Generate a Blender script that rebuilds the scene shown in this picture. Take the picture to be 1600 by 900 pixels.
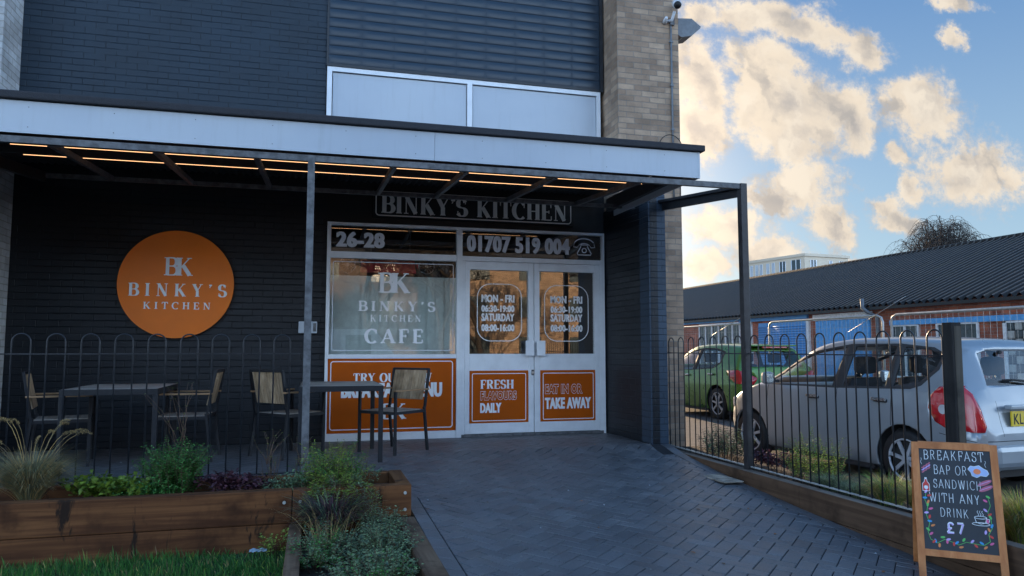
import bpy, bmesh, math, random
from mathutils import Vector, Matrix
random.seed(7)
R = math.radians
scn = bpy.context.scene
for o in list(bpy.data.objects): bpy.data.objects.remove(o)
col = scn.collection

# ---------------------------------------------------------------- camera
cd = bpy.data.cameras.new('camera'); cam = bpy.data.objects.new('camera', cd); col.objects.link(cam)
cd.sensor_width = 36; cd.lens = 36 * 1150 / 1600; cd.clip_start = .05; cd.clip_end = 2000
cam.location = (0, 0, 1.1); cam.rotation_euler = (R(90 + 4.75), 0, R(-15.1)); scn.camera = cam

# ---------------------------------------------------------------- world and sun
SUN_EL, SUN_AZ = 9.0, 7.0
EXPOSURE = 1.68
scn.view_settings.view_transform = 'Standard'; scn.view_settings.look = 'None'
scn.view_settings.exposure = EXPOSURE; scn.view_settings.gamma = 1
w = bpy.data.worlds.new('World'); scn.world = w; w.use_nodes = True
T = w.node_tree; T.nodes.clear()
def N(t, typ, **kw):
    n = t.nodes.new(typ)
    for k, v in kw.items():
        if k.startswith('_'): setattr(n, k[1:], v)
    return n
def vmath(t, op, a, b=None):
    n = t.nodes.new('ShaderNodeVectorMath'); n.operation = op
    for i, x in enumerate((a, b)):
        if x is None: continue
        if hasattr(x, 'is_linked'): t.links.new(x, n.inputs[i])
        else: n.inputs[i].default_value = x
    return n.outputs['Value'] if op in ('LENGTH', 'DOT_PRODUCT') else n.outputs['Vector']
def fmath(t, op, a, b=None, c=None, clamp=False):
    n = t.nodes.new('ShaderNodeMath'); n.operation = op; n.use_clamp = clamp
    for i, x in enumerate((a, b, c)):
        if x is None: continue
        if hasattr(x, 'is_linked'): t.links.new(x, n.inputs[i])
        else: n.inputs[i].default_value = x
    return n.outputs[0]
def sstep(t, v, a, b, lo=0, hi=1):
    n = t.nodes.new('ShaderNodeMapRange'); n.interpolation_type = 'SMOOTHSTEP'
    t.links.new(v, n.inputs['Value'])
    n.inputs['From Min'].default_value = a; n.inputs['From Max'].default_value = b
    n.inputs['To Min'].default_value = lo; n.inputs['To Max'].default_value = hi
    return n.outputs['Result']
def cmix(t, f, a, b, bt='MIX'):
    n = t.nodes.new('ShaderNodeMix'); n.data_type = 'RGBA'; n.blend_type = bt
    for s, x in ((n.inputs[0], f), (n.inputs[6], a), (n.inputs[7], b)):
        if hasattr(x, 'is_linked'): t.links.new(x, s)
        elif isinstance(x, (int, float)): s.default_value = x
        else: s.default_value = (*x[:3], 1)
    return n.outputs[2]
def noise(t, vec, scale, detail=5, rough=.5, dist=0, out='Fac'):
    n = t.nodes.new('ShaderNodeTexNoise')
    if vec is not None: t.links.new(vec, n.inputs['Vector'])
    n.inputs['Scale'].default_value = scale; n.inputs['Detail'].default_value = detail
    n.inputs['Roughness'].default_value = rough; n.inputs['Distortion'].default_value = dist
    return n.outputs[out]
CLOUDS = [(0.698,0.536,0.109,0.030),(0.775,0.520,0.075,0.027),(0.868,0.504,0.052,0.036),(0.582,0.525,0.048,0.021),(0.695,0.445,0.072,0.048),(0.710,0.389,0.109,0.064),(0.738,0.339,0.085,0.042),(0.825,0.391,0.078,0.043),(0.848,0.358,0.048,0.036),(0.569,0.412,0.045,0.072),(0.561,0.335,0.047,0.043),(0.992,0.406,0.090,0.052),(1.094,0.301,0.113,0.057),(0.753,0.261,0.073,0.036),(0.795,0.206,0.046,0.031),(0.694,0.245,0.035,0.023),(0.944,0.316,0.026,0.015),(0.961,0.276,0.024,0.028),(0.918,0.236,0.039,0.019),(0.945,0.213,0.047,0.017),(0.607,0.192,0.063,0.038),(0.679,0.155,0.072,0.028),(0.573,0.122,0.046,0.022),(0.833,0.153,0.037,0.009),(1.070,0.538,0.025,0.019),(1.086,0.603,0.048,0.014)]
sky = N(T, 'ShaderNodeTexSky'); sky.sky_type = 'NISHITA'; sky.sun_disc = False
sky.sun_elevation = R(SUN_EL); sky.sun_rotation = R(SUN_AZ); sky.air_density = 1; sky.dust_density = .6; sky.ozone_density = 2.0
geo = N(T, 'ShaderNodeTexCoord'); D = vmath(T, 'NORMALIZE', geo.outputs['Generated'])
sx = N(T, 'ShaderNodeSeparateXYZ'); T.links.new(D, sx.inputs[0]); dx, dy, dz = sx.outputs
ysafe = fmath(T, 'MAXIMUM', dy, .12)
cb = N(T, 'ShaderNodeCombineXYZ'); T.links.new(fmath(T, 'DIVIDE', dx, ysafe), cb.inputs[0]); T.links.new(fmath(T, 'DIVIDE', dz, ysafe), cb.inputs[1])
P0 = cb.outputs[0]
# ragged edges: displace the lookup by noise
nz = noise(T, P0, 9.0, 8, .62, out='Color')
nzl = noise(T, P0, 3.2, 3, .5, out='Color')
off = vmath(T, 'MULTIPLY', vmath(T, 'SUBTRACT', nz, (.5, .5, .5)), (.13, .10, 0))
off2 = vmath(T, 'MULTIPLY', vmath(T, 'SUBTRACT', nzl, (.5, .5, .5)), (.07, .05, 0))
P1 = vmath(T, 'ADD', vmath(T, 'ADD', P0, off), off2)
best = None
for (cx, cz, rx, rz) in CLOUDS:
    v = vmath(T, 'MULTIPLY', vmath(T, 'SUBTRACT', P1, (cx, cz, 0)), (1 / rx, 1 / rz, 0))
    d = fmath(T, 'SUBTRACT', 1.43, vmath(T, 'LENGTH', v))
    best = d if best is None else fmath(T, 'SMOOTH_MAX', best, d, .25)
fine = noise(T, P0, 22.0, 10, .68)
wisp = noise(T, vmath(T, 'MULTIPLY', P0, (1, 1.5, 1)), 60.0, 8, .7)
dens = fmath(T, 'ADD', best, fmath(T, 'MULTIPLY', fmath(T, 'SUBTRACT', fine, .5), 1.9))
dens = fmath(T, 'ADD', dens, fmath(T, 'MULTIPLY', fmath(T, 'SUBTRACT', wisp, .5), .7))
front = sstep(T, dy, .1, .25)
cm = fmath(T, 'MULTIPLY', sstep(T, dens, -.06, .80), front)
# relief: bright rims towards the low sun (down and left), grey hearts
P0s = vmath(T, 'ADD', P0, (-.022, -.012, 0))
r1 = noise(T, P1, 11.0, 5, .5); r2 = noise(T, vmath(T, 'ADD', P1, (-.03, -.02, 0)), 11.0, 5, .5)
rel = fmath(T, 'SUBTRACT', r1, r2)
thick = sstep(T, best, .45, 1.35)
lum = noise(T, P0, 8.0, 6, .6)
g_ = fmath(T, 'MULTIPLY', thick, sstep(T, lum, .34, .62))
cc = cmix(T, g_, (1.04, .90, .73), (.62, .58, .55))
cc = cmix(T, fmath(T, 'MULTIPLY', sstep(T, rel, .0, -.22), .75), cc, (.47, .46, .46))
cc = cmix(T, sstep(T, rel, .0, .22), cc, (1.08, .96, .80))
cc = cmix(T, sstep(T, dens, .0, .75, .75, 0), cc, (.50, .60, .74))
# unseen rear sky: soft veil added, brightened low to light under the canopy
D2 = vmath(T, 'MULTIPLY', D, (1, 1, 2.5))
veil = fmath(T, 'MULTIPLY', sstep(T, noise(T, D2, 2.2, 6, .55), .35, .62), sstep(T, dy, .35, -.1))
skyc = cmix(T, 1.0, sky.outputs[0], (.56, .72, .86), 'MULTIPLY')
SK = .1
base = cmix(T, sstep(T, dz, 0, .55), (.135 / SK, .185 / SK, .225 / SK), (.030 / SK, .076 / SK, .165 / SK))
base = cmix(T, .88, skyc, base)
lowb = sstep(T, dz, .60, .05)
back = cmix(T, lowb, (.05 / SK, .165 / SK, .38 / SK), (.66 / SK, 1.0 / SK, 1.45 / SK))
back = cmix(T, veil, back, cmix(T, lowb, (.11 / SK, .20 / SK, .37 / SK), (.90 / SK, 1.14 / SK, 1.42 / SK)))
base = cmix(T, sstep(T, dy, .3, -.25), base, back)
sdv = (math.sin(R(SUN_AZ)) * math.cos(R(SUN_EL)), math.cos(R(SUN_AZ)) * math.cos(R(SUN_EL)), math.sin(R(SUN_EL)))
glow = fmath(T, 'POWER', fmath(T, 'MAXIMUM', vmath(T, 'DOT_PRODUCT', D, sdv), 0), 30)
ccs = cmix(T, 1.0, cc, (.262 / SK,) * 3, 'MULTIPLY')
out = cmix(T, cm, base, ccs)
out = cmix(T, 1.0, out, cmix(T, glow, (0, 0, 0), (1.2 / SK, .88 / SK, .56 / SK)), 'ADD')
bgn = N(T, 'ShaderNodeBackground'); T.links.new(out, bgn.inputs[0]); bgn.inputs[1].default_value = SK
ow = N(T, 'ShaderNodeOutputWorld'); T.links.new(bgn.outputs[0], ow.inputs[0])
sl = bpy.data.lights.new('sun', 'SUN'); sun = bpy.data.objects.new('sun', sl); col.objects.link(sun)
sl.energy = 2.6; sl.angle = R(.5); sl.color = (1, .72, .45)
sd = Vector((math.sin(R(SUN_AZ)) * math.cos(R(SUN_EL)), math.cos(R(SUN_AZ)) * math.cos(R(SUN_EL)), math.sin(R(SUN_EL))))
sun.rotation_euler = sd.to_track_quat('Z', 'Y').to_euler(); sun.location = sd * 60

# ---------------------------------------------------------------- materials
def newmat(name):
    m = bpy.data.materials.new(name); m.use_nodes = True
    t = m.node_tree; b = t.nodes['Principled BSDF']
    return m, t, b
def objco(t): return t.nodes.new('ShaderNodeTexCoord').outputs['Object']
def bump(t, b, h, dist=.002, strength=1):
    n = t.nodes.new('ShaderNodeBump'); n.inputs['Distance'].default_value = dist; n.inputs['Strength'].default_value = strength
    t.links.new(h, n.inputs['Height']); t.links.new(n.outputs[0], b.inputs['Normal'])
def plain(name, c, rough=.5, metal=0, var=.15, scale=12, bmp=.0008, spec=.5, coat=0, island=0):
    m, t, b = newmat(name); o = objco(t)
    n1 = noise(t, o, scale, 6, .6); n2 = noise(t, o, scale * 9, 4, .6)
    dk = tuple(x * (1 - var) for x in c); lt = tuple(min(1, x * (1 + var)) for x in c)
    cc = cmix(t, sstep(t, n1, .3, .7), dk, lt)
    if island:
        g = t.nodes.new('ShaderNodeNewGeometry'); ir = g.outputs['Random Per Island']
        cc = cmix(t, 1.0, cc, cmix(t, ir, (1 - island,) * 3, (1 + island,) * 3), 'MULTIPLY')
    t.links.new(cc, b.inputs['Base Color'])
    t.links.new(sstep(t, n1, .25, .75, max(0, rough - .07), min(1, rough + .07)), b.inputs['Roughness'])
    b.inputs['Metallic'].default_value = metal; b.inputs['Specular IOR Level'].default_value = spec
    b.inputs['Coat Weight'].default_value = coat
    if bmp: bump(t, b, n2, bmp)
    return m
def brick(name, c1, c2, cm_, bw=.225, bh=.075, mortar=.01, rough=.8, dist=.006, same=False, soft=.3):
    m, t, b = newmat(name); o = objco(t)
    s = t.nodes.new('ShaderNodeSeparateXYZ'); t.links.new(o, s.inputs[0])
    c = t.nodes.new('ShaderNodeCombineXYZ')
    t.links.new(fmath(t, 'ADD', s.outputs[0], s.outputs[1]), c.inputs[0]); t.links.new(s.outputs[2], c.inputs[1])
    wob = vmath(t, 'MULTIPLY', vmath(t, 'SUBTRACT', noise(t, o, 9, 3, .5, out='Color'), (.5, .5, .5)), (.006, .006, 0))
    n = t.nodes.new('ShaderNodeTexBrick'); t.links.new(vmath(t, 'ADD', c.outputs[0], wob), n.inputs['Vector'])
    n.inputs['Scale'].default_value = 1; n.inputs['Brick Width'].default_value = bw; n.inputs['Row Height'].default_value = bh
    n.inputs['Mortar Size'].default_value = mortar / 2; n.inputs['Mortar Smooth'].default_value = soft
    n.inputs['Color1'].default_value = (*c1, 1); n.inputs['Color2'].default_value = (*c2, 1); n.inputs['Mortar'].default_value = (*cm_, 1)
    sp = noise(t, o, 3.0, 6, .65); gr = noise(t, o, 60, 5, .7)
    cc = cmix(t, 1.0, n.outputs['Color'], cmix(t, sstep(t, sp, .3, .7), (.78,) * 3, (1.2,) * 3), 'MULTIPLY')
    cc = cmix(t, 1.0, cc, cmix(t, gr, (.8,) * 3, (1.2,) * 3), 'MULTIPLY')
    t.links.new(cc, b.inputs['Base Color']); b.inputs['Roughness'].default_value = rough
    h = fmath(t, 'ADD', fmath(t, 'MULTIPLY', n.outputs['Fac'], -1), fmath(t, 'MULTIPLY', gr, .25))
    bump(t, b, h, dist)
    return m
def pbrick(name, c, rough):
    m, t, b = newmat(name); o = objco(t)
    s = t.nodes.new('ShaderNodeSeparateXYZ'); t.links.new(o, s.inputs[0])
    wb = noise(t, o, 5, 3, .5)
    z = fmath(t, 'ADD', s.outputs[2], fmath(t, 'MULTIPLY', wb, .010))
    fr = fmath(t, 'FRACT', fmath(t, 'DIVIDE', z, .075)); row = fmath(t, 'FLOOR', fmath(t, 'DIVIDE', z, .075))
    ln = sstep(t, fmath(t, 'ABSOLUTE', fmath(t, 'SUBTRACT', fr, .5)), .40, .5)          # 1 in the bed joint
    x = fmath(t, 'ADD', fmath(t, 'ADD', s.outputs[0], s.outputs[1]), fmath(t, 'MULTIPLY', fmath(t, 'MODULO', row, 2), .1125))
    xf = fmath(t, 'FRACT', fmath(t, 'DIVIDE', fmath(t, 'ADD', x, 50), .225)); vl = sstep(t, fmath(t, 'ABSOLUTE', fmath(t, 'SUBTRACT', xf, .5)), .475, .5)
    big = noise(t, o, 2.2, 5, .6); gr = noise(t, o, 38, 5, .65); mask = sstep(t, noise(t, o, 6.0, 4, .6), .40, .62)
    v2 = fmath(t, 'MULTIPLY', vl, sstep(t, noise(t, o, 6.0, 4, .6), .30, .55)); l2 = fmath(t, 'MULTIPLY', ln, sstep(t, noise(t, vmath(t, 'MULTIPLY', o, (1.5, 1.5, 9)), 1.5, 4, .6), .25, .60))
    mo = fmath(t, 'MAXIMUM', fmath(t, 'MULTIPLY', v2, .95), fmath(t, 'MULTIPLY', l2, .9))
    cc = cmix(t, sstep(t, big, .3, .7), tuple(k * .85 for k in c), tuple(k * 1.15 for k in c))
    cc = cmix(t, mo, cc, tuple(k * .42 for k in c)); t.links.new(cc, b.inputs['Base Color']); b.inputs['Roughness'].default_value = rough
    h = fmath(t, 'ADD', fmath(t, 'MULTIPLY', mo, -1), fmath(t, 'MULTIPLY', gr, .35)); bump(t, b, h, .005)
    return m
def wood(name, c1, c2, axis=0, rough=.75, scale=1.0, island=.12, stain=0):
    m, t, b = newmat(name); o = objco(t)
    st = [60, 60, 60]; st[axis] = 2.2
    v = vmath(t, 'MULTIPLY', o, tuple(x * scale for x in st))
    n1 = noise(t, v, 1.0, 5, .6, .6); n2 = noise(t, o, 4, 4, .6)
    cc = cmix(t, sstep(t, n1, .3, .7), c1, c2)
    cc = cmix(t, sstep(t, n2, .45, .75), cc, tuple(x * .7 for x in c1))
    g = t.nodes.new('ShaderNodeNewGeometry')
    cc = cmix(t, 1.0, cc, cmix(t, g.outputs['Random Per Island'], (1 - island,) * 3, (1 + island,) * 3), 'MULTIPLY')
    if stain:
        vv = vmath(t, 'MULTIPLY', o, (5.0, 5.0, 1.3))
        s2 = noise(t, vv, 1.0, 5, .7, .5)
        cc = cmix(t, fmath(t, 'MULTIPLY', sstep(t, s2, .59, .66), stain), cc, (.022, .011, .006))
    t.links.new(cc, b.inputs['Base Color']); b.inputs['Roughness'].default_value = rough; b.inputs['Specular IOR Level'].default_value = .25
    bump(t, b, n1, .002)
    return m
def leafm(name, c, rough=.55, var=.45, trans=.25):
    m, t, b = newmat(name); g = t.nodes.new('ShaderNodeNewGeometry')
    c2 = (c[0] * 1.25 + .01, c[1] * 1.15, c[2] * .8)
    cc = cmix(t, g.outputs['Random Per Island'], tuple(x * (1 - var) for x in c), tuple(x * (1 + var) for x in c2))
    t.links.new(cc, b.inputs['Base Color']); b.inputs['Roughness'].default_value = rough
    tr = t.nodes.new('ShaderNodeBsdfTranslucent'); t.links.new(cc, tr.inputs[0])
    mx = t.nodes.new('ShaderNodeMixShader'); mx.inputs[0].default_value = trans
    t.links.new(b.outputs[0], mx.inputs[1]); t.links.new(tr.outputs[0], mx.inputs[2])
    t.links.new(mx.outputs[0], t.nodes['Material Output'].inputs[0])
    return m
def glass(name, tint=(.8, .85, .85), refl=1.5, rough=.0, add=0.0):
    m = bpy.data.materials.new(name); m.use_nodes = True; t = m.node_tree; t.nodes.clear()
    tr = t.nodes.new('ShaderNodeBsdfTransparent'); tr.inputs[0].default_value = (*tint, 1)
    gl = t.nodes.new('ShaderNodeBsdfGlossy'); gl.inputs['Roughness'].default_value = rough; gl.inputs[0].default_value = (1, 1, 1, 1)
    ge = t.nodes.new('ShaderNodeNewGeometry'); cs = fmath(t, 'ABSOLUTE', vmath(t, 'DOT_PRODUCT', ge.outputs['Incoming'], ge.outputs['Normal']))
    f0 = ((refl - 1) / (refl + 1)) ** 2 * 1.9 + add                 # two surfaces of one pane, same from both sides
    f = fmath(t, 'ADD', fmath(t, 'MULTIPLY', fmath(t, 'POWER', fmath(t, 'SUBTRACT', 1, cs), 5), 1 - f0), f0, clamp=True)
    mx = t.nodes.new('ShaderNodeMixShader'); t.links.new(f, mx.inputs[0])
    t.links.new(tr.outputs[0], mx.inputs[1]); t.links.new(gl.outputs[0], mx.inputs[2])
    o = t.nodes.new('ShaderNodeOutputMaterial'); t.links.new(mx.outputs[0], o.inputs[0])
    return m
def emit(name, c, s):
    m, t, b = newmat(name); b.inputs['Base Color'].default_value = (*c, 1)
    b.inputs['Emission Color'].default_value = (*c, 1); b.inputs['Emission Strength'].default_value = s
    return m
M = {}
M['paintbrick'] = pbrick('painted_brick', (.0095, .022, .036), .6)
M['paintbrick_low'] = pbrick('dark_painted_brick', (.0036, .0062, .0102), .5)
M['bluebrick'] = pbrick('blue_painted_brick', (.030, .050, .076), .6)
M['buffbrick'] = brick('buff_brick', (.46, .32, .215), (.27, .18, .12), (.27, .225, .18), rough=.85)
M['palebrick'] = brick('pale_grey_brick', (.55, .55, .54), (.42, .40, .38), (.36, .33, .28), rough=.85)
M['redbrick'] = brick('red_brick', (.46, .145, .08), (.30, .09, .055), (.30, .25, .2), rough=.85)
M['orangebrick'] = brick('orange_brick', (.15, .105, .08), (.11, .075, .06), (.15, .13, .11), rough=.85)
def claddingmat(name, c):
    m, t, b = newmat(name); o = objco(t); sp_ = t.nodes.new('ShaderNodeSeparateXYZ'); t.links.new(o, sp_.inputs[0])
    def cell(v, off_, per, pw): return fmath(t, 'POWER', fmath(t, 'ABSOLUTE', fmath(t, 'SINE', fmath(t, 'MULTIPLY', fmath(t, 'SUBTRACT', v, off_), math.pi / per))), pw)
    h = fmath(t, 'MULTIPLY', cell(sp_.outputs[0], .115, .40, .35), cell(sp_.outputs[2], 4.64, .119, .35))
    h = fmath(t, 'ADD', h, fmath(t, 'MULTIPLY', noise(t, o, 1.7, 3, .5), .5))
    n1 = noise(t, o, 1.2, 4, .6); t.links.new(cmix(t, n1, tuple(k * .85 for k in c), tuple(k * 1.15 for k in c)), b.inputs['Base Color'])
    t.links.new(sstep(t, h, .55, 1.0, .5, .30), b.inputs['Roughness']); b.inputs['Specular IOR Level'].default_value = .5
    bump(t, b, h, .004); return m
M['cladding'] = claddingmat('dark_blue_profiled_cladding', (.014, .028, .045))
M['white'] = plain('white_frame_paint', (.80, .82, .84), .38, var=.06, scale=5)
M['fascia'] = plain('white_fascia_sheet', (.66, .70, .74), .33, var=.05, scale=1.3)
def streaky(name, c):
    m, t, b = newmat(name); o = objco(t)
    n1 = noise(t, vmath(t, 'MULTIPLY', o, (6, 6, .5)), 3.0, 6, .65); n2 = noise(t, o, .7, 4, .6); n3 = noise(t, o, 2.0, 4, .5)
    cc = cmix(t, fmath(t, 'MULTIPLY', sstep(t, n1, .5, .8), .22), c, (.30, .31, .30)); cc = cmix(t, sstep(t, n2, .35, .7), cc, cmix(t, 1.0, cc, (.88, .9, .93), 'MULTIPLY'))
    t.links.new(cc, b.inputs['Base Color']); b.inputs['Roughness'].default_value = .33; bump(t, b, n3, .006); return m
M['fascia'] = streaky('white_fascia_sheet_weathered', (.50, .54, .58))
M['felt'] = plain('black_roof_felt', (.035, .035, .04), .9, bmp=.004)
M['soffit'] = plain('dark_corrugated_soffit', (.055, .055, .058), .5)
M['steel'] = plain('weathered_black_steel', (.115, .115, .118), .55, metal=0, var=.45, scale=14)
M['darksteel'] = plain('dark_grey_steel_paint', (.035, .032, .033), .42, metal=.2, var=.3)
M['blackmetal'] = plain('black_metal_paint', (.016, .018, .022), .38, var=.3)
M['chairframe'] = plain('charcoal_chair_frame', (.009, .010, .013), .5)
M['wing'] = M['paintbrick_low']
M['orange'] = plain('orange_sign_face', (.90, .195, .003), .5, var=.05, scale=2)
M['panel'] = plain('burnt_orange_vinyl', (.48, .088, .001), .7, var=.06, scale=3, spec=.2)
M['black'] = plain('matt_black_board', (.008, .008, .009), .6)
M['lettering'] = plain('white_vinyl_lettering', (.88, .87, .87), .5, var=.04)
M['creamletter'] = plain('cream_raised_lettering', (.85, .80, .74), .55, var=.06)
M['silverletter'] = plain('frosted_vinyl_lettering', (.66, .68, .72), .6, var=.06)
def pavmat():
    m, t, b = newmat('charcoal_block_paving'); o = objco(t); g = t.nodes.new('ShaderNodeNewGeometry')
    big = noise(t, o, .9, 5, .6); mid = noise(t, o, 5, 5, .65); grit = noise(t, o, 170, 3, .7); dust = noise(t, o, 2.3, 6, .7)
    cc = cmix(t, sstep(t, mid, .3, .7), (.088, .092, .100), (.130, .132, .138))
    cc = cmix(t, 1.0, cc, cmix(t, g.outputs['Random Per Island'], (.84,) * 3, (1.18,) * 3), 'MULTIPLY')
    cc = cmix(t, fmath(t, 'MULTIPLY', sstep(t, dust, .52, .75), .35), cc, (.15, .13, .105)); cc = cmix(t, sstep(t, big, .35, .7), cc, cmix(t, 1.0, cc, (.8, .8, .82), 'MULTIPLY'))
    cc = cmix(t, 1.0, cc, cmix(t, sstep(t, grit, .3, .7), (.72,) * 3, (1.3,) * 3), 'MULTIPLY')
    t.links.new(cc, b.inputs['Base Color']); t.links.new(sstep(t, mid, .3, .7, .40, .54), b.inputs['Roughness']); b.inputs['Specular IOR Level'].default_value = .9
    bump(t, b, fmath(t, 'ADD', grit, mid), .0012); return m
M['paving'] = pavmat()
M['kerbtop'] = wood('sunlit_worn_kerb_top', (.16, .125, .10), (.26, .21, .17), 1, .85, .35, .1)  # low sun on the worn kerb top put into a paler, greyer colour
M['alloy'] = plain('silver_alloy_wheel', (.45, .46, .48), .35, metal=.2)
M['joint'] = plain('dark_joint_sand', (.014, .015, .018), .95, bmp=.003)
M['sleeper'] = wood('brown_stained_sleeper', (.072, .025, .009), (.20, .080, .028), 0, .8, .35, .15, stain=1.0)
M['sleeper_y'] = wood('brown_stained_sleeper_endwise', (.072, .025, .009), (.20, .080, .028), 1, .8, .35, .15, stain=.8)
M['greysleeper'] = wood('worn_grey_brown_sleeper', (.10, .055, .032), (.21, .13, .08), 1, .85, .35, .15, stain=.4)
M['kerbwood'] = wood('dark_brown_timber_kerb', (.075, .042, .024), (.13, .075, .045), 1, .85, .35, .2)
M['bolt'] = plain('galvanised_bolt', (.55, .55, .5), .5, metal=.5)
M['soil'] = plain('dark_soil', (.035, .024, .016), .95, bmp=.01, scale=20)
M['tabletop'] = wood('grey_brown_table_slats', (.30, .26, .22), (.46, .41, .36), 0, .55, .5, .1)
M['chairslat'] = wood('tan_teak_slats', (.34, .23, .13), (.50, .36, .23), 2, .6, .5, .2)
M['armwood'] = wood('tan_arm_wood', (.33, .19, .095), (.46, .28, .15), 1, .55, .5, .1)
M['led'] = emit('amber_led_strip', (1, .52, .24), .85)
M['pane'] = glass('shop_glass', (.94, .96, .96), 1.5, .0, .06)
M['carglass'] = glass('tinted_car_glass', (.86, .92, .93), 1.45, .02, .0)
M['housglass'] = plain('dark_window_glass', (.05, .07, .08), .1, var=.3, bmp=0)
M['blind'] = plain('pale_grey_green_blind', (.80, .86, .80), .7, var=.08)
M['inwall'] = plain('dark_interior_wall', (.05, .035, .028), .8)
M['counter'] = plain('brown_counter', (.14, .07, .035), .6)
M['rubber'] = plain('black_rubber', (.012, .012, .013), .7)
M['toytyre'] = plain('dark_green_black_tyre', (.035, .05, .045), .7)
M['chrome'] = plain('silver_metal', (.6, .6, .6), .25, metal=.9)
M['redpaint'] = plain('dark_red_paint', (.5, .03, .03), .4)
M['asphalt'] = plain('grey_asphalt', (.065, .065, .067), .8, var=.3, scale=6, bmp=.003)
M['lawnbase'] = plain('lawn_soil', (.02, .04, .012), .95)
M['grass'] = leafm('green_grass_blades', (.035, .16, .035))
M['leaf_a'] = leafm('fresh_green_leaves', (.055, .20, .055))
M['leaf_b'] = leafm('yellow_green_leaves', (.12, .20, .03))
M['leaf_c'] = leafm('grey_green_leaves', (.14, .22, .145))
M['leaf_p'] = leafm('purple_leaves', (.08, .035, .06))
M['leaf_d'] = leafm('dark_blue_green_leaves', (.04, .06, .06))
M['leaf_l'] = leafm('light_olive_leaves', (.20, .29, .065))
M['straw'] = leafm('straw_grass_blades', (.36, .27, .15), var=.5)
M['greytuft'] = leafm('silver_grey_grass_blades', (.17, .20, .15), var=.4)
M['twig'] = plain('brown_twig', (.12, .07, .045), .8)
M['bark'] = plain('dark_bark', (.045, .036, .03), .9)
M['hedge'] = leafm('dark_hedge_leaves', (.03, .07, .025))
M['roof'] = plain('dark_mossy_fibre_cement_roof', (.046, .042, .038), .9, var=.4, scale=3, bmp=.004, spec=.15)
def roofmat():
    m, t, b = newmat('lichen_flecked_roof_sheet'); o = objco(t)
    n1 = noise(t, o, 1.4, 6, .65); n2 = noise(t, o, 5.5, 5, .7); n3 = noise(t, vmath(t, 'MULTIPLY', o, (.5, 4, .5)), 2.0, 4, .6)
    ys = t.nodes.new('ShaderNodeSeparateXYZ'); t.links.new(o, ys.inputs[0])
    rdg = fmath(t, 'SINE', fmath(t, 'MULTIPLY', ys.outputs[1], 2 * math.pi / .22))       # pale crests, dark troughs: light and shade of the corrugation put into colour
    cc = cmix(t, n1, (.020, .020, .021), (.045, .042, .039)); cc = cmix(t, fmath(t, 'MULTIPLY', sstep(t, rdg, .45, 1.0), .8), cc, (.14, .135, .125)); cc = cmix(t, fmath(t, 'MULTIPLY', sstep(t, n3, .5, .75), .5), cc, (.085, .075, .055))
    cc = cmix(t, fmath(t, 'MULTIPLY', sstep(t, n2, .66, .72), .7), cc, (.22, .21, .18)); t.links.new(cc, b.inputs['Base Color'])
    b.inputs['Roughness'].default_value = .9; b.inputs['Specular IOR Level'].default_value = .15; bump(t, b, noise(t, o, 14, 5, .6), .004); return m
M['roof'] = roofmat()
M['bluepaint'] = plain('bright_blue_paint', (.12, .42, .78), .45, var=.14)
M['rollerblue'] = plain('blue_roller_shutter_paint', (.10, .34, .68), .45, var=.08)
M['galv'] = plain('galvanised_steel', (.48, .48, .45), .45, metal=.4)
M['greyplastic'] = plain('grey_plastic_pipe', (.16, .17, .18), .5)
M['cream_render'] = plain('cream_render', (.66, .54, .40), .8, var=.05, scale=.3)
M['silver'] = plain('silver_grey_car_paint', (.30, .325, .345), .34, metal=.3, var=.0, scale=3, bmp=0, coat=.6)
M['green'] = plain('green_car_paint', (.08, .22, .03), .3, metal=.3, var=.0, scale=3, bmp=0, coat=.7)
M['seam'] = plain('dark_panel_gap', (.03, .03, .032), .7, bmp=0)
M['redlens'] = plain('red_lamp_lens', (.50, .012, .02), .15, var=.1, bmp=0, coat=.8)
M['clearlens'] = plain('clear_lamp_lens', (.55, .55, .55), .15, var=.1, bmp=0, coat=.8)
M['plate'] = plain('yellow_number_plate', (.80, .55, .02), .4, var=.04)
M['seat'] = plain('dark_grey_seat_fabric', (.03, .03, .035), .9)
M['dash'] = plain('light_grey_dashboard', (.25, .27, .27), .7)
M['aframe'] = wood('orange_stained_wood', (.50, .17, .055), (.62, .25, .09), 2, .5, .4, .06)
M['chalkboard'] = plain('black_chalkboard', (.016, .021, .028), .5, var=.3, scale=6)
M['chalk'] = plain('white_chalk', (.75, .8, .82), .8)
for k, c in dict(c_pink=(.7, .13, .3), c_green=(.12, .5, .12), c_blue=(.05, .3, .6), c_red=(.6, .06, .05), c_orange=(.75, .25, .08), c_brown=(.30, .10, .13), c_egg=(.40, .52, .78), c_yolk=(.85, .25, .10), c_lilac=(.55, .38, .72), c_bacon=(.50, .14, .20)).items():
    M[k] = plain('chalk_paint_' + k[2:], c, .7, var=.1, bmp=0)
M['drain'] = plain('rusty_steel_cover', (.34, .29, .23), .65, var=.5, scale=9)
M['plasticlitter'] = plain('clear_plastic_wrapper', (.32, .40, .46), .2)
M['cam_white'] = plain('white_camera_shell', (.65, .66, .68), .35)
M['leaf_fall'] = leafm('fallen_orange_leaves', (.35, .13, .03))
M['concrete'] = plain('grey_concrete', (.28, .27, .25), .85)
M['post_wood'] = wood('black_stained_post', (.016, .015, .015), (.032, .029, .027), 2, .8, .35, .05)
M['post_front'] = wood('paler_post_face', (.05, .045, .038), (.11, .095, .075), 2, .85, .35, .05)  # front face paler than the rest of the post
M['buildwhite'] = plain('off_white_panel', (.85, .85, .83), .7)

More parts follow.
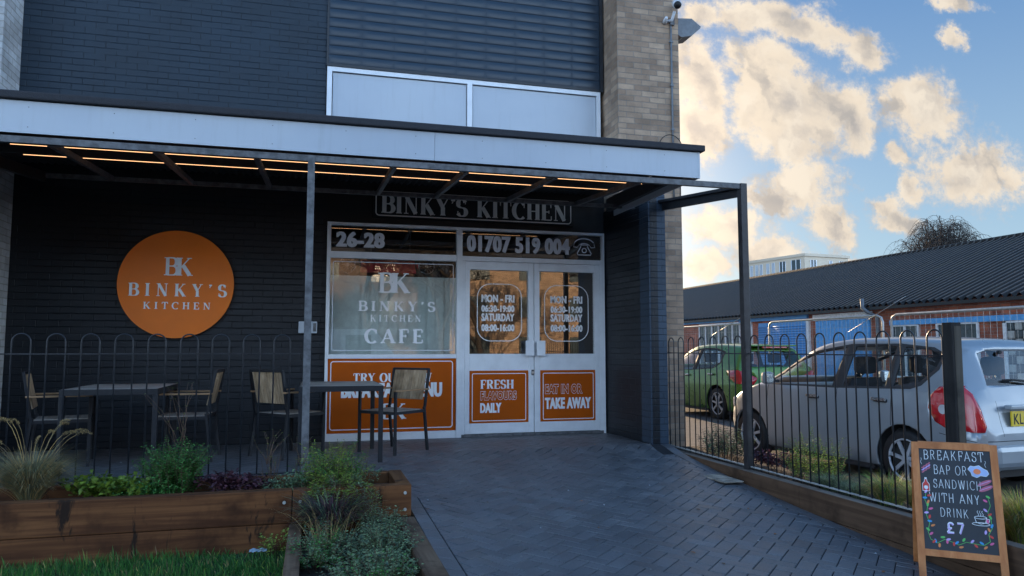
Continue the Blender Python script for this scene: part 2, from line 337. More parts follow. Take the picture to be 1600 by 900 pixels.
# ---------------------------------------------------------------- mesh helpers
class MB:
    def __init__(s): s.v = []; s.f = []; s.m = []; s.mats = []; s.sm = []
    def mi(s, mat):
        if mat not in s.mats: s.mats.append(mat)
        return s.mats.index(mat)
    def add(s, vs, fs, mat, smooth=False):
        b = len(s.v); s.v += [tuple(p) for p in vs]; k = s.mi(mat)
        for f in fs: s.f.append([b + i for i in f]); s.m.append(k); s.sm.append(smooth)
        return s
    def box(s, x0, x1, y0, y1, z0, z1, mat):
        vs = [(x, y, z) for z in (z0, z1) for y in (y0, y1) for x in (x0, x1)]
        return s.add(vs, [(0, 2, 3, 1), (4, 5, 7, 6), (0, 1, 5, 4), (2, 6, 7, 3), (0, 4, 6, 2), (1, 3, 7, 5)], mat)
    def bbox(s, x0, x1, y0, y1, z0, z1, mat, c=.004):
        bm = bmesh.new(); bmesh.ops.create_cube(bm, size=1)
        for v in bm.verts:
            v.co = Vector(((x0 + x1) / 2 + v.co.x * (x1 - x0), (y0 + y1) / 2 + v.co.y * (y1 - y0), (z0 + z1) / 2 + v.co.z * (z1 - z0)))
        bmesh.ops.bevel(bm, geom=list(bm.edges), offset=c, segments=2, affect='EDGES', profile=.6)
        bm.verts.index_update(); s.add([v.co[:] for v in bm.verts], [[v.index for v in f.verts] for f in bm.faces], mat); bm.free()
        return s
    def bar(s, a, b, w_, h, mat, up=(0, 0, 1)):
        a = Vector(a); b = Vector(b); d = (b - a).normalized(); u = Vector(up)
        if abs(d.dot(u)) > .98: u = Vector((0, 1, 0))
        sd_ = d.cross(u).normalized(); u = sd_.cross(d).normalized()
        vs = [p + sd_ * (w_ / 2 * i) + u * (h / 2 * j) for p in (a, b) for i, j in ((-1, -1), (1, -1), (1, 1), (-1, 1))]
        return s.add(vs, [(3, 2, 1, 0), (4, 5, 6, 7), (0, 1, 5, 4), (1, 2, 6, 5), (2, 3, 7, 6), (3, 0, 4, 7)], mat)
    def tube(s, pts, r, mat, n=8, r1=None, smooth=True, cap=True):
        pts = [Vector(p) for p in pts]; vs = []; k = len(pts); prev = None
        for i, p in enumerate(pts):
            d = (pts[min(i + 1, k - 1)] - pts[max(i - 1, 0)]).normalized()
            if prev is None:
                u = Vector((0, 0, 1)) if abs(d.z) < .9 else Vector((1, 0, 0))
                a = d.cross(u).normalized()
            else: a = (prev - d * prev.dot(d)).normalized()
            prev = a; b = d.cross(a); rr = r if r1 is None else r + (r1 - r) * i / (k - 1)
            for j in range(n):
                t = 2 * math.pi * j / n; vs.append(p + a * (rr * math.cos(t)) + b * (rr * math.sin(t)))
        fs = [(i * n + j, i * n + (j + 1) % n, (i + 1) * n + (j + 1) % n, (i + 1) * n + j) for i in range(k - 1) for j in range(n)]
        if cap: fs += [tuple(reversed(range(n))), tuple(range((k - 1) * n, k * n))]
        return s.add(vs, fs, mat, smooth)
    def disc(s, c, r, mat, axis='y', t=.01, n=48):
        c = Vector(c); ax = {'x': Vector((1, 0, 0)), 'y': Vector((0, 1, 0)), 'z': Vector((0, 0, 1))}[axis]
        return s.tube([c - ax * t / 2, c + ax * t / 2], r, mat, n, smooth=False)
    def prism(s, poly, y0, y1, mat, plane='xz'):
        n = len(poly)
        f = (lambda a, b, c: (a, c, b)) if plane == 'xz' else ((lambda a, b, c: (a, b, c)) if plane == 'xy' else (lambda a, b, c: (c, a, b)))
        vs = [f(a, b, y0) for a, b in poly] + [f(a, b, y1) for a, b in poly]
        return s.add(vs, [tuple(range(n)), tuple(reversed(range(n, 2 * n)))] + [(i, n + i, n + (i + 1) % n, (i + 1) % n) for i in range(n)], mat)
    def build(s, name, parent=None, loc=None, fixn=True):
        me = bpy.data.meshes.new(name); me.from_pydata(s.v, [], s.f)
        for m in s.mats: me.materials.append(M[m] if isinstance(m, str) else m)
        me.polygons.foreach_set('material_index', s.m); me.polygons.foreach_set('use_smooth', s.sm); me.update()
        if fixn:
            bm = bmesh.new(); bm.from_mesh(me); bmesh.ops.recalc_face_normals(bm, faces=bm.faces); bm.to_mesh(me); bm.free()
        o = bpy.data.objects.new(name, me); col.objects.link(o)
        if parent is not None: o.parent = parent
        if loc is not None: o.location = loc
        return o
def tag(o, label=None, cat=None, group=None, kind=None):
    if label: o['label'] = label
    if cat: o['category'] = cat
    if group: o['group'] = group
    if kind: o['kind'] = kind
    return o
def empty(name, loc=(0, 0, 0), rz=0, label=None, cat=None, group=None):
    o = bpy.data.objects.new(name, None); col.objects.link(o); o.location = loc; o.rotation_euler = (0, 0, rz)
    o.empty_display_size = .1
    return tag(o, label, cat, group)
def copy_tree(o, parent=None):
    c = o.copy(); col.objects.link(c); c.parent = parent
    for ch in [x for x in bpy.data.objects if x.parent == o]: copy_tree(ch, c)
    return c
def local(o, root):
    """give child o (built in world coordinates) the root's frame"""
    o.matrix_parent_inverse = Matrix.Translation(-Vector(root.location)); return o

# ---------------------------------------------------------------- lettering
def arc(cx, cy, rx, ry, a0, a1, n=14):
    return [(cx + rx * math.cos(R(a0 + (a1 - a0) * i / n)), cy + ry * math.sin(R(a0 + (a1 - a0) * i / n))) for i in range(n + 1)]
# strokes: (kind, points); T thick, t thin, c contrast by direction; S serif (x, y, halfwidth)
G = {
 'A': (.80, [('t', [(.06, 0), (.40, 1)]), ('T', [(.38, 1), (.72, 0)]), ('t', [(.17, .33), (.60, .33)]), ('S', .08, 0, .13), ('S', .70, 0, .17)]),
 'B': (.70, [('T', [(.16, 0), (.16, 1)]), ('c', [(.16, .98)] + arc(.38, .75, .21, .23, 90, -90) + [(.16, .52)]), ('c', [(.16, .52)] + arc(.40, .27, .24, .25, 90, -90) + [(.16, .02)]), ('S', .14, 0, .14), ('S', .14, 1, .14)]),
 'C': (.74, [('c', arc(.41, .5, .35, .49, 48, 312, 26)), ('t', [(.66, .68), (.66, .96)])]),
 'D': (.78, [('T', [(.16, 0), (.16, 1)]), ('c', [(.16, .98)] + arc(.34, .5, .36, .48, 90, -90, 20) + [(.16, .02)]), ('S', .14, 0, .14), ('S', .14, 1, .14)]),
 'E': (.66, [('T', [(.16, 0), (.16, 1)]), ('t', [(.16, .98), (.58, .98)]), ('t', [(.16, .51), (.46, .51)]), ('t', [(.16, .02), (.60, .02)]), ('t', [(.58, .98), (.58, .76)]), ('t', [(.60, .02), (.60, .26)]), ('t', [(.46, .42), (.46, .60)]), ('S', .14, 0, .14), ('S', .14, 1, .14)]),
 'F': (.62, [('T', [(.16, 0), (.16, 1)]), ('t', [(.16, .98), (.58, .98)]), ('t', [(.16, .51), (.44, .51)]), ('t', [(.58, .98), (.58, .74)]), ('t', [(.44, .42), (.44, .60)]), ('S', .16, 0, .16), ('S', .14, 1, .14)]),
 'G': (.78, [('c', arc(.41, .5, .35, .49, 48, 330, 26)), ('T', [(.66, .08), (.66, .42)]), ('S', .66, .42, .12)]),
 'H': (.80, [('T', [(.16, 0), (.16, 1)]), ('T', [(.64, 0), (.64, 1)]), ('t', [(.16, .51), (.64, .51)]), ('S', .16, 0, .15), ('S', .16, 1, .15), ('S', .64, 0, .15), ('S', .64, 1, .15)]),
 'I': (.36, [('T', [(.18, 0), (.18, 1)]), ('S', .18, 0, .16), ('S', .18, 1, .16)]),
 'K': (.80, [('T', [(.16, 0), (.16, 1)]), ('t', [(.20, .40), (.62, .98)]), ('T', [(.34, .56), (.66, .02)]), ('S', .16, 0, .15), ('S', .16, 1, .15), ('S', .62, 1, .12), ('S', .67, 0, .14)]),
 'L': (.62, [('T', [(.16, 0), (.16, 1)]), ('t', [(.16, .02), (.58, .02)])]),
 'M': (.95, [('t', [(.14, 0), (.14, 1)]), ('T', [(.16, 1), (.47, .05)]), ('t', [(.47, .05), (.80, 1)]), ('T', [(.80, 0), (.80, 1)])]),
 'N': (.84, [('t', [(.14, 0), (.14, 1)]), ('T', [(.16, .98), (.66, .02)]), ('t', [(.68, 0), (.68, 1)]), ('S', .14, 0, .12), ('S', .12, 1, .10), ('S', .68, 1, .12)]),
 'O': (.80, [('c', arc(.40, .5, .33, .49, 90, 450, 30))]),
 'P': (.66, [('T', [(.16, 0), (.16, 1)]), ('c', [(.16, .98)] + arc(.38, .73, .22, .25, 90, -90) + [(.16, .48)])]),
 'R': (.76, [('T', [(.16, 0), (.16, 1)]), ('c', [(.16, .98)] + arc(.36, .75, .22, .23, 90, -90) + [(.16, .52)]), ('T', [(.38, .52), (.60, .04)]), ('S', .16, 0, .15), ('S', .14, 1, .14), ('S', .64, 0, .11)]),
 'S': (.62, [('c', arc(.30, .745, .20, .235, 20, 200, 14) + arc(.30, .745, .22, .235, 205, 262, 5) + arc(.31, .255, .23, .245, 80, -160, 18)), ('t', [(.50, .72), (.50, .96)]), ('t', [(.08, .06), (.08, .30)])]),
 'T': (.72, [('T', [(.36, 0), (.36, 1)]), ('t', [(.06, .98), (.66, .98)]), ('t', [(.06, .98), (.06, .74)]), ('t', [(.66, .98), (.66, .74)]), ('S', .36, 0, .16)]),
 'U': (.80, [('T', [(.16, 1), (.16, .30)]), ('c', arc(.42, .30, .26, .29, 180, 360, 16)), ('t', [(.68, .30), (.68, 1)]), ('S', .16, 1, .15), ('S', .68, 1, .11)]),
 'W': (1.1, [('T', [(.12, 1), (.36, 0)]), ('t', [(.36, 0), (.56, 1)]), ('T', [(.56, 1), (.78, 0)]), ('t', [(.78, 0), (1.0, 1)]), ('S', .12, 1, .14), ('S', .56, 1, .14), ('S', 1.0, 1, .1)]),
 'Y': (.76, [('T', [(.12, .98), (.38, .46)]), ('t', [(.64, .98), (.38, .46)]), ('T', [(.38, .48), (.38, 0)]), ('S', .14, 1, .15), ('S', .64, 1, .12), ('S', .38, 0, .15)]),
 "'": (.24, [('T', [(.12, .98), (.12, .86)]), ('t', [(.12, .86), (.06, .72)])]),
 '7': (.60, [('t', [(.06, .98), (.54, .98)]), ('T', [(.52, .96), (.24, 0)])]),
 '£': (.64, [('c', arc(.36, .76, .18, .22, 10, 190, 12) + [(.22, .3), (.08, .02)]), ('t', [(.06, .03), (.58, .03)]), ('t', [(.08, .46), (.44, .46)])]),
 ' ': (.40, []),
}
HAND = {'B': [[(.1, 0), (.1, 1)], [(.1, 1)] + arc(.28, .76, .2, .23, 90, -90, 8) + [(.1, .53)], [(.1, .53)] + arc(.3, .26, .24, .26, 90, -90, 8) + [(.1, 0)]]}
def stroke(mb, pts, wf, y, mat, tf):
    """flat ribbon along pts; wf(i)->half width; tf maps (x,z)->world scaled; pushes each ribbon to its own tiny depth"""
    p = [Vector((a, b)) for a, b in pts]; n = len(p); vs = []
    for i in range(n):
        d = (p[min(i + 1, n - 1)] - p[max(i - 1, 0)])
        if d.length < 1e-6: d = Vector((1, 0))
        d.normalize(); nn = Vector((-d.y, d.x)); h = wf(d)
        q = p[i].copy()
        vs += [tf(q + nn * h, y), tf(q - nn * h, y)]
    mb.add(vs, [(2 * i, 2 * i + 1, 2 * i + 3, 2 * i + 2) for i in range(n - 1)], mat)
def serif(mb, text, x0, x1, z0, z1, y, mat, thick=.16, thin=.045, track=.06, hand=False, tf0=None):
    tot = sum(G[c][0] for c in text) + track * (len(text) - 1)
    sx_ = (x1 - x0) / tot; sz = z1 - z0; asp = sz / sx_
    x = 0; dep = [0]
    for c in text:
        wd, st = G[c]
        def tf(q, yy, x=x):
            a, b, c_ = x0 + (x + q.x) * sx_, yy, z0 + q.y / asp * sz
            return tf0(a, b, c_) if tf0 else (a, b, c_)
        for s_ in st:
            dep[0] += 1; yy = y - .00012 * (dep[0] % 9)
            if s_[0] == 'S':
                if hand: continue
                _, a, b, hw = s_; b2 = b * asp; t_ = thin * .75
                b2 = b2 + t_ if b < .5 else b2 - t_
                stroke(mb, [(a - hw, b2), (a + hw, b2)], lambda d: t_, yy, mat, tf)
            else:
                pts = [(a, b * asp) for a, b in s_[1]]
                if hand: pts = [(a + random.uniform(-.012, .012), b + random.uniform(-.015, .015)) for a, b in pts] if len(pts) < 4 else pts; wf = lambda d: thin
                elif s_[0] == 'T': wf = lambda d: thick / 2
                elif s_[0] == 't': wf = lambda d: thin
                else: wf = lambda d: thin + (thick / 2 * 1.1 - thin) * abs(d.y) ** 1.5
                stroke(mb, pts, wf, yy, mat, tf)
        x += wd + track
def sans(mb, text, x0, x1, z0, z1, y, mat, bold=.02, extra_y=0, tf0=None, inset=None, wide=0):
    cu = bpy.data.curves.new('t', 'FONT'); cu.body = text; cu.size = 1; cu.offset = bold; cu.resolution_u = 3; cu.space_character = 1.08
    o = bpy.data.objects.new('t', cu); col.objects.link(o)
    dg = bpy.context.evaluated_depsgraph_get(); me = bpy.data.meshes.new_from_object(o.evaluated_get(dg))
    vs = [v.co.copy() for v in me.vertices]
    ref = inset
    if ref is None:
        ax, bx = min(v.x for v in vs), max(v.x for v in vs); az, bz = min(v.y for v in vs), max(v.y for v in vs); ref = (ax, bx, az, bz)
    ax, bx, az, bz = ref
    for k, sh in enumerate((0, -wide, wide) if wide else (0,)):
        q = [(x0 + (v.x + sh - ax) / (bx - ax) * (x1 - x0), y - .00005 * k, z0 + (v.y - az) / (bz - az) * (z1 - z0)) for v in vs]
        if tf0: q = [tf0(*p) for p in q]
        mb.add(q, [list(p.vertices) for p in me.polygons], mat)
    bpy.data.objects.remove(o); bpy.data.meshes.remove(me); bpy.data.curves.remove(cu)
    return ref
def roundrect(x0, x1, z0, z1, r, n=6):
    return arc(x1 - r, z1 - r, r, r, 0, 90, n) + arc(x0 + r, z1 - r, r, r, 90, 180, n) + arc(x0 + r, z0 + r, r, r, 180, 270, n) + arc(x1 - r, z0 + r, r, r, 270, 360, n)
def outline(mb, poly, wd, y, mat, closed=True):
    n = len(poly); P = [Vector(p) for p in poly]; vs = []
    for i in range(n):
        d = P[(i + 1) % n] - P[i - 1]; d.normalize(); nn = Vector((-d.y, d.x))
        for s_ in (-1, 1): q = P[i] + nn * (s_ * wd / 2); vs.append((q.x, y, q.y))
    mb.add(vs, [(2 * i, 2 * i + 1, 2 * ((i + 1) % n) + 1, 2 * ((i + 1) % n)) for i in range(n if closed else n - 1)], mat)

# ================================================================= SETTING
def ss(x, a, b):
    t = max(0, min(1, (x - a) / (b - a))); return t * t * (3 - 2 * t)
def zf(x, y):
    t = (7.9 - y) / 3.4
    a = 0 if t <= 0 else (t ** .6 if t < 1 else 1 + (t - 1) * .45)
    z = -a * (.12 + .05 * max(0, min(x, 4.3))) * ss(x, -.2, 1.3)
    if y < 5.3: z += -(5.3 - y) * .0
    return z
g = MB(); g.box(-600, 600, -600, 700, -1.9, -1.2, 'asphalt')
tag(g.build('ground'), kind='structure')
g = MB()
g.box(4.78, 60, -3, 120, -.9, -.3, 'asphalt')
tag(g.build('car_park'), kind='structure')
g = MB(); g.box(-40, 60, -60, .9, -.9, -.5, 'asphalt')
tag(g.build('road'), kind='structure')
# block paving, 200 x 100 mm herringbone at 45 degrees
pv = MB(); U = .108; gap = .0036; c45 = math.sqrt(.5)
def clip(poly, ax, val, keep_less):
    out = []
    for i in range(len(poly)):
        p, q = poly[i - 1], poly[i]; ip = (p[ax] < val) == keep_less; iq = (q[ax] < val) == keep_less
        if ip != iq:
            t = (val - p[ax]) / (q[ax] - p[ax]); out.append((p[0] + (q[0] - p[0]) * t, p[1] + (q[1] - p[1]) * t))
        if iq: out.append(q)
    return out
def area(p): return abs(sum(p[i - 1][0] * p[i][1] - p[i][0] * p[i - 1][1] for i in range(len(p)))) / 2
def block(pts):
    n = len(pts); z = [zf(*p) for p in pts]; cx = sum(p[0] for p in pts) / n; cy = sum(p[1] for p in pts) / n
    tl = random.uniform(-.0010, .0010); tx = random.gauss(0, .004); ty = random.gauss(0, .004)
    hz = [zz + tl + (p[0] - cx) * tx + (p[1] - cy) * ty for p, zz in zip(pts, z)]
    def ins(p, e):
        d = math.hypot(cx - p[0], cy - p[1]) + 1e-6; return (p[0] + (cx - p[0]) * e / d, p[1] + (cy - p[1]) * e / d)
    inn = [(*ins(p, .004), h) for p, h in zip(pts, hz)]; mid = [(p[0], p[1], h - .0022) for p, h in zip(pts, hz)]; lo = [(p[0], p[1], h - .05) for p, h in zip(pts, hz)]
    pv.add(inn + mid + lo, [tuple(range(n))] + [(n + i, n + (i + 1) % n, (i + 1) % n, i) for i in range(n)] + [(2 * n + i, 2 * n + (i + 1) % n, n + (i + 1) % n, n + i) for i in range(n)], 'paving')
def zones(q):
    """the two rectangles the paving fills: the patio and the path down to the viewer"""
    for (x0, x1, y0, y1) in ((-3.2, .70, 6.04, 9.165), (.70, 3.80, 7.6, 9.165), (.70, 3.945, 6.04, 7.6), (.845, 3.945, .95, 6.04)):
        p = clip(clip(clip(clip(q, 0, x0, False), 0, x1, True), 1, y0, False), 1, y1, True) if q else q
        yield p
for i in range(-120, 150):
    for j in range(-120, 150):
        d = (i - j) % 4
        if d == 0: a0, b0, a1, b1 = i, j, i + 2, j + 1
        elif d == 3: a0, b0, a1, b1 = i, j, i + 1, j + 2
        else: continue
        q = [(a0 * U + gap, b0 * U + gap), (a1 * U - gap, b0 * U + gap), (a1 * U - gap, b1 * U - gap), (a0 * U + gap, b1 * U - gap)]
        q = [(c45 * (a - b), c45 * (a + b) - .5) for a, b in q]
        if min(p[0] for p in q) > 4.1 or max(p[0] for p in q) < -3.3 or min(p[1] for p in q) > 9.2 or max(p[1] for p in q) < .9: continue
        cx = sum(p[0] for p in q) / 4; cy = sum(p[1] for p in q) / 4
        inside_all = -3.2 < min(p[0] for p in q) and max(p[0] for p in q) < 3.80 and min(p[1] for p in q) > 6.04 and max(p[1] for p in q) < 9.165
        if inside_all: block(q); continue
        for p in zones(q):
            if len(p) >= 3 and area(p) > .0006: block(p)
y = .9
while y < 6.0:
    block([(.73, y), (.838, y), (.838, y + .211), (.73, y + .211)]); y += .217
y = .9
while y < 7.85:
    block([(3.953, y), (4.064, y), (4.064, y + .211), (3.953, y + .211)]); y += .217
tag(pv.build('path'), kind='structure')
jb = MB()
nx, ny = 46, 50; gx = [-3.24 + 7.31 * i / nx for i in range(nx + 1)]; gy = [.9 + 8.3 * j / ny for j in range(ny + 1)]
jb.add([(x, y, zf(x, y) - .007) for y in gy for x in gx], [(j * (nx + 1) + i, j * (nx + 1) + i + 1, (j + 1) * (nx + 1) + i + 1, (j + 1) * (nx + 1) + i) for j in range(ny) for i in range(nx) if not (gx[i] < .6 and gy[j] < 6.0)], 'joint')
tag(jb.build('paving_bed'), kind='structure')
db = MB()
for i in range(90):
    x = random.uniform(.8, 4.0) if random.random() < .6 else random.uniform(-3, .8); y = random.uniform(3.5, 9.0) if x > .8 else random.uniform(6.2, 9.0)
    z = zf(x, y) + .002; r_ = random.uniform(.003, .009)
    if random.random() < .45: db.tube([(x, y, z), (x + r_ * .3, y, z + r_ * .8)], r_, 'concrete' if random.random() < .5 else 'fascia', 6, r1=r_ * .5)
    else:
        a = random.uniform(0, 6.28); l = random.uniform(.012, .03); c_, s_ = math.cos(a) * l, math.sin(a) * l
        db.add([(x, y, z + .002), (x + c_ + s_ * .4, y + s_ - c_ * .4, z + .006), (x + 2 * c_, y + 2 * s_, z + .003), (x + c_ - s_ * .4, y + s_ + c_ * .4, z + .004)], [(0, 1, 2, 3)], 'leaf_fall' if random.random() < .5 else 'twig')
tag(db.build('paving_debris'), 'scattered grit, chippings and small dead leaves on the block paving', 'debris', kind='stuff')
# lawn and planting beds
g = MB(); g.box(-12, -.13, .9, 5.36, -.9, -.262, 'lawnbase'); tag(g.build('lawn_ground'), kind='structure')
gr = MB()
for k in range(42000):
    x = random.uniform(-3.6, -.14); y = random.uniform(3.6, 5.33)
    h = random.uniform(.02, .062) * (1.1 if random.random() < .9 else 1.6); a = random.uniform(0, 6.28); l = random.uniform(0, .035); wd = random.uniform(.0012, .0026)
    c, s_ = math.cos(a), math.sin(a); b = a + random.uniform(-1, 1)
    z = -.262
    pn_ = math.sin(x * 3.1 + 1.3 * math.sin(y * 4.3)) * math.sin(y * 5.2 + math.sin(x * 2.3)) ; h *= 1 + .35 * pn_
    if random.random() < .22 + .22 * max(0, -pn_ * 1.5): continue
    gr.add([(x - s_ * wd, y + c * wd, z), (x + s_ * wd, y - c * wd, z), (x + math.cos(b) * l * .4 + s_ * wd * .7, y + math.sin(b) * l * .4 - c * wd * .7, z + h * .6), (x + math.cos(b) * l, y + math.sin(b) * l, z + h)], [(0, 1, 2), (0, 2, 3)], 'grass' if random.random() < .86 else ('leaf_l' if random.random() < .6 else 'straw'))
tag(gr.build('lawn_grass', fixn=False), 'short green lawn grass in front of the timber planter', 'grass', kind='stuff')
g = MB(); g.box(4.171, 4.78, 1.0, 8.6, -.9, -.135, 'soil'); tag(g.build('bed_soil'), kind='structure')

# ================================================================= CAFE BUILDING
cafe = empty('cafe_building', (0, 9.2, 0), 0, 'dark painted brick cafe building with brick pillars, white shopfront and grey blue cladding above', 'building')
def part(mb, name, label=None, root=cafe):
    o = local(mb.build(name, root), root)
    if label: o['label'] = label
    return o
YW = 9.2
b = MB()
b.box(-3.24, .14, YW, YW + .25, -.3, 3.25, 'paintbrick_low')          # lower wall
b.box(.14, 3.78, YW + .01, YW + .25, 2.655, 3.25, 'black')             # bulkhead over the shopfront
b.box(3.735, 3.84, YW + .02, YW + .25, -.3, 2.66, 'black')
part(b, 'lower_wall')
b = MB(); b.box(-3.24, .09, YW, YW + .25, 3.25, 8, 'paintbrick'); b.box(.09, 3.78, YW + .06, YW + .25, 4.64, 8, 'black'); b.box(.09, 3.78, YW + .03, YW + .25, 3.25, 3.5, 'black')
part(b, 'upper_wall')
b = MB(); b.box(3.93, 4.67, 8.7, 9.5, -.35, 2.96, 'buffbrick'); b.box(3.782, 4.67, 8.7, 9.5, 2.96, 8, 'buffbrick'); part(b, 'brick_pillar', 'buff brick pillar at the right end')
b = MB(); b.box(-4.15, -3.242, 8.7, 9.5, -.35, 8, 'palebrick'); part(b, 'brick_pillar', 'pale brick pillar at the left end')
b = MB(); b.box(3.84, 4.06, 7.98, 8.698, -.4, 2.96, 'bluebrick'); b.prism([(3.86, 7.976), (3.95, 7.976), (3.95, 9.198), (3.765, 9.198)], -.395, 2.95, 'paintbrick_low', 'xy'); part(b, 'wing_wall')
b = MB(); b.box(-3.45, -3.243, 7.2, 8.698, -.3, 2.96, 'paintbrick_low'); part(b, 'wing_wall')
b = MB(); b.box(-12, -4.15, 9.0, 9.5, -.35, 8, 'buffbrick'); b.box(-12, 4.665, 15.6, 16, -.35, 8, 'buffbrick'); b.box(4.4, 4.665, 9.5, 15.6, -.35, 8, 'buffbrick'); b.box(-12, -11.7, 9.5, 15.6, -.35, 8, 'buffbrick')
b.box(-12, 4.7, 8.65, 16.05, 8.0, 8.25, 'felt'); b.box(-11.7, 4.4, 9.45, 15.6, 3.0, 3.2, 'inwall'); part(b, 'outer_shell')
# cladding: overlapping boards, each slightly bowed between fixings
b = MB(); zz = 4.64; nb = 0
while zz < 7.9:
    xs = [.115 + i * (3.60 / 72) for i in range(73)]
    for i in range(72):
        def dish(x): return 0
        rows = [(0, .002), (.015, .0), (.06, -.001), (.10, .0), (.116, .004)]
        vs = []
        for (dz_, dy_) in rows:
            k = 1 if .01 < dz_ < .11 else 0
            for x in (xs[i], xs[i + 1]): vs.append((x, YW - .035 + dy_ - k * dish(x), zz + dz_))
        b.add(vs, [(2 * r_, 2 * r_ + 1, 2 * r_ + 3, 2 * r_ + 2) for r_ in range(4)], 'cladding', True)
    b.box(.115, 3.715, YW - .02, YW + .05, zz + .1155, zz + .1195, 'cladding')
    zz += .119; nb += 1
me_o = part(b, 'cladding')
bm = bmesh.new(); bm.from_mesh(me_o.data); bmesh.ops.remove_doubles(bm, verts=bm.verts, dist=.0002); bm.to_mesh(me_o.data); bm.free()
b = MB(); b.box(3.717, 3.76, YW - .06, YW + .05, 4.6, 8, 'blackmetal'); b.box(.09, 3.76, YW - .05, YW + .06, 4.605, 4.638, 'blackmetal'); b.box(.09, .113, YW - .03, YW + .05, 4.64, 8, 'blackmetal'); part(b, 'cladding_trim')
# upper window with opaque pale panels
X0, X1 = .10, 3.72
b = MB()
b.box(X0, X1, YW - .04, YW + .05, 4.545, 4.60, 'white'); b.box(X0, X0 + .06, YW - .045, YW + .05, 3.5, 4.545, 'white'); b.box(X1 - .05, X1, YW - .045, YW + .05, 3.5, 4.545, 'white')
b.box(1.87, 1.935, YW - .045, YW + .05, 3.5, 4.545, 'white'); b.box(X0 - .001, X1 + .001, YW - .042, YW + .05, 3.44, 3.5, 'white')
uw = part(b, 'upper_window', 'wide white framed upper window with pale opaque panels')
for a, c in ((X0 + .07, 1.86), (1.945, X1 - .06)):
    p_ = MB(); p_.box(a, c, YW - .015, YW, 3.5, 4.533, 'fascia'); p_.build('panel', uw)
def sub(mb, name, parent_, label=None):
    o = mb.build(name, parent_)
    if label: o['label'] = label
    return o
# shopfront frame
F = MB(); yf0, yf1 = YW - .055, YW + .02
F.bbox(.142, .178, yf0, yf1, .0, 2.652, 'white'); F.bbox(3.725, 3.752, yf0, yf1, .0, 2.652, 'white'); F.bbox(.178, 3.725, yf0 + .003, yf1, 2.618, 2.652, 'white')
F.bbox(1.744, 1.81, yf0 - .008, yf1, .0, 2.618, 'white'); F.bbox(.178, 1.744, yf0 + .002, yf1, 2.212, 2.292, 'white'); F.bbox(1.81, 3.725, yf0 + .002, yf1, 2.222, 2.284, 'white')
F.bbox(.178, 1.744, yf0 + .002, yf1, .985, 1.037, 'white'); F.bbox(.178, 1.744, yf0 + .002, yf1, .0, .092, 'white'); F.bbox(1.81, 3.725, yf0 + .01, yf1, .0, .035, 'steel')
F.bbox(1.81, 1.85, yf0 + .003, yf1, .035, 2.222, 'white'); F.bbox(3.675, 3.725, yf0 + .003, yf1, .035, 2.222, 'white')
frame = part(F, 'shopfront_frame')
def pane(root_, x0, x1, z0, z1, y_=YW - .01):
    p_ = MB(); p_.box(x0, x1, y_, y_ + .006, z0, z1, 'pane'); return sub(p_, 'pane', root_)
yt = YW - .0125
# left transom
tw = MB(); tw.bbox(.179, .189, yf0 + .02, yf1 - .005, 2.293, 2.617, 'white'); tw = part(tw, 'transom_window')
pane(tw, .178, 1.744, 2.292, 2.618)
l = MB(); sans(l, '26-28', .255, .83, 2.35, 2.545, yt, 'silverletter', .035, wide=.035); sub(l, 'lettering', tw)
tw = MB(); tw.bbox(1.811, 1.821, yf0 + .02, yf1 - .005, 2.285, 2.617, 'white'); tw = part(tw, 'transom_window')
pane(tw, 1.81, 3.725, 2.284, 2.618)
l = MB(); sans(l, '01707 519 004', 1.885, 3.27, 2.345, 2.565, yt, 'silverletter', .035, wide=.035); sub(l, 'lettering', tw); l = MB()
cx, cz = 3.48, 2.46
hs = arc(cx, cz + .03, .145, .085, 165, 15, 16); outline(l, hs, .014, yt, 'silverletter', False)
outline(l, arc(cx, cz + .0, .085, .05, 160, 20, 10), .012, yt - .0003, 'silverletter', False)
for s_ in (-1, 1):
    outline(l, [(cx + s_ * .14, cz + .05), (cx + s_ * .15, cz + .0), (cx + s_ * .10, cz - .005), (cx + s_ * .08, cz + .02)], .012, yt - .0006, 'silverletter', False)
outline(l, [(cx - .045, cz + .03), (cx - .05, cz + .0), (cx - .10, cz - .085), (cx - .09, cz - .105), (cx + .09, cz - .105), (cx + .10, cz - .085), (cx + .05, cz), (cx + .045, cz + .03)], .013, yt - .0009, 'silverletter')
outline(l, arc(cx, cz - .045, .03, .03, 0, 345, 14), .013, yt - .0012, 'silverletter'); sub(l, 'telephone_symbol', tw)
# display window
dwm = MB(); dwm.bbox(.179, .187, yf0 + .02, yf1 - .005, 1.038, 2.211, 'white'); dw = part(dwm, 'display_window')
pane(dw, .178, 1.744, 1.037, 2.212)
l = MB(); outline(l, roundrect(.221, 1.706, 1.085, 2.17, .02), .010, yt, 'silverletter')
serif(l, 'B', .765, .965, 1.80, 2.045, yt, 'lettering', .17, .03); serif(l, 'K', .925, 1.16, 1.80, 2.045, yt - .0012, 'lettering', .2, .03)
serif(l, "BINKY'S", .526, 1.48, 1.57, 1.69, yt, 'lettering', .17, .032, .28); serif(l, 'KITCHEN', .675, 1.30, 1.44, 1.52, yt, 'lettering', .14, .03, .36)
serif(l, 'CAFE', .616, 1.33, 1.175, 1.345, yt, 'lettering', .2, .04, .25); sub(l, 'lettering', dw)
l = MB(); l.box(.193, 1.807, YW + .20, YW + .205, 1.0, 2.02, 'blind')
for i in range(14):
    x = .20 + i * .118; l.add([(x, YW + .19, 1.0), (x + .118, YW + .17, 1.0), (x + .118, YW + .17, 2.02), (x, YW + .19, 2.02)], [(0, 1, 2, 3)], 'blind')
sub(l, 'blind', dw)
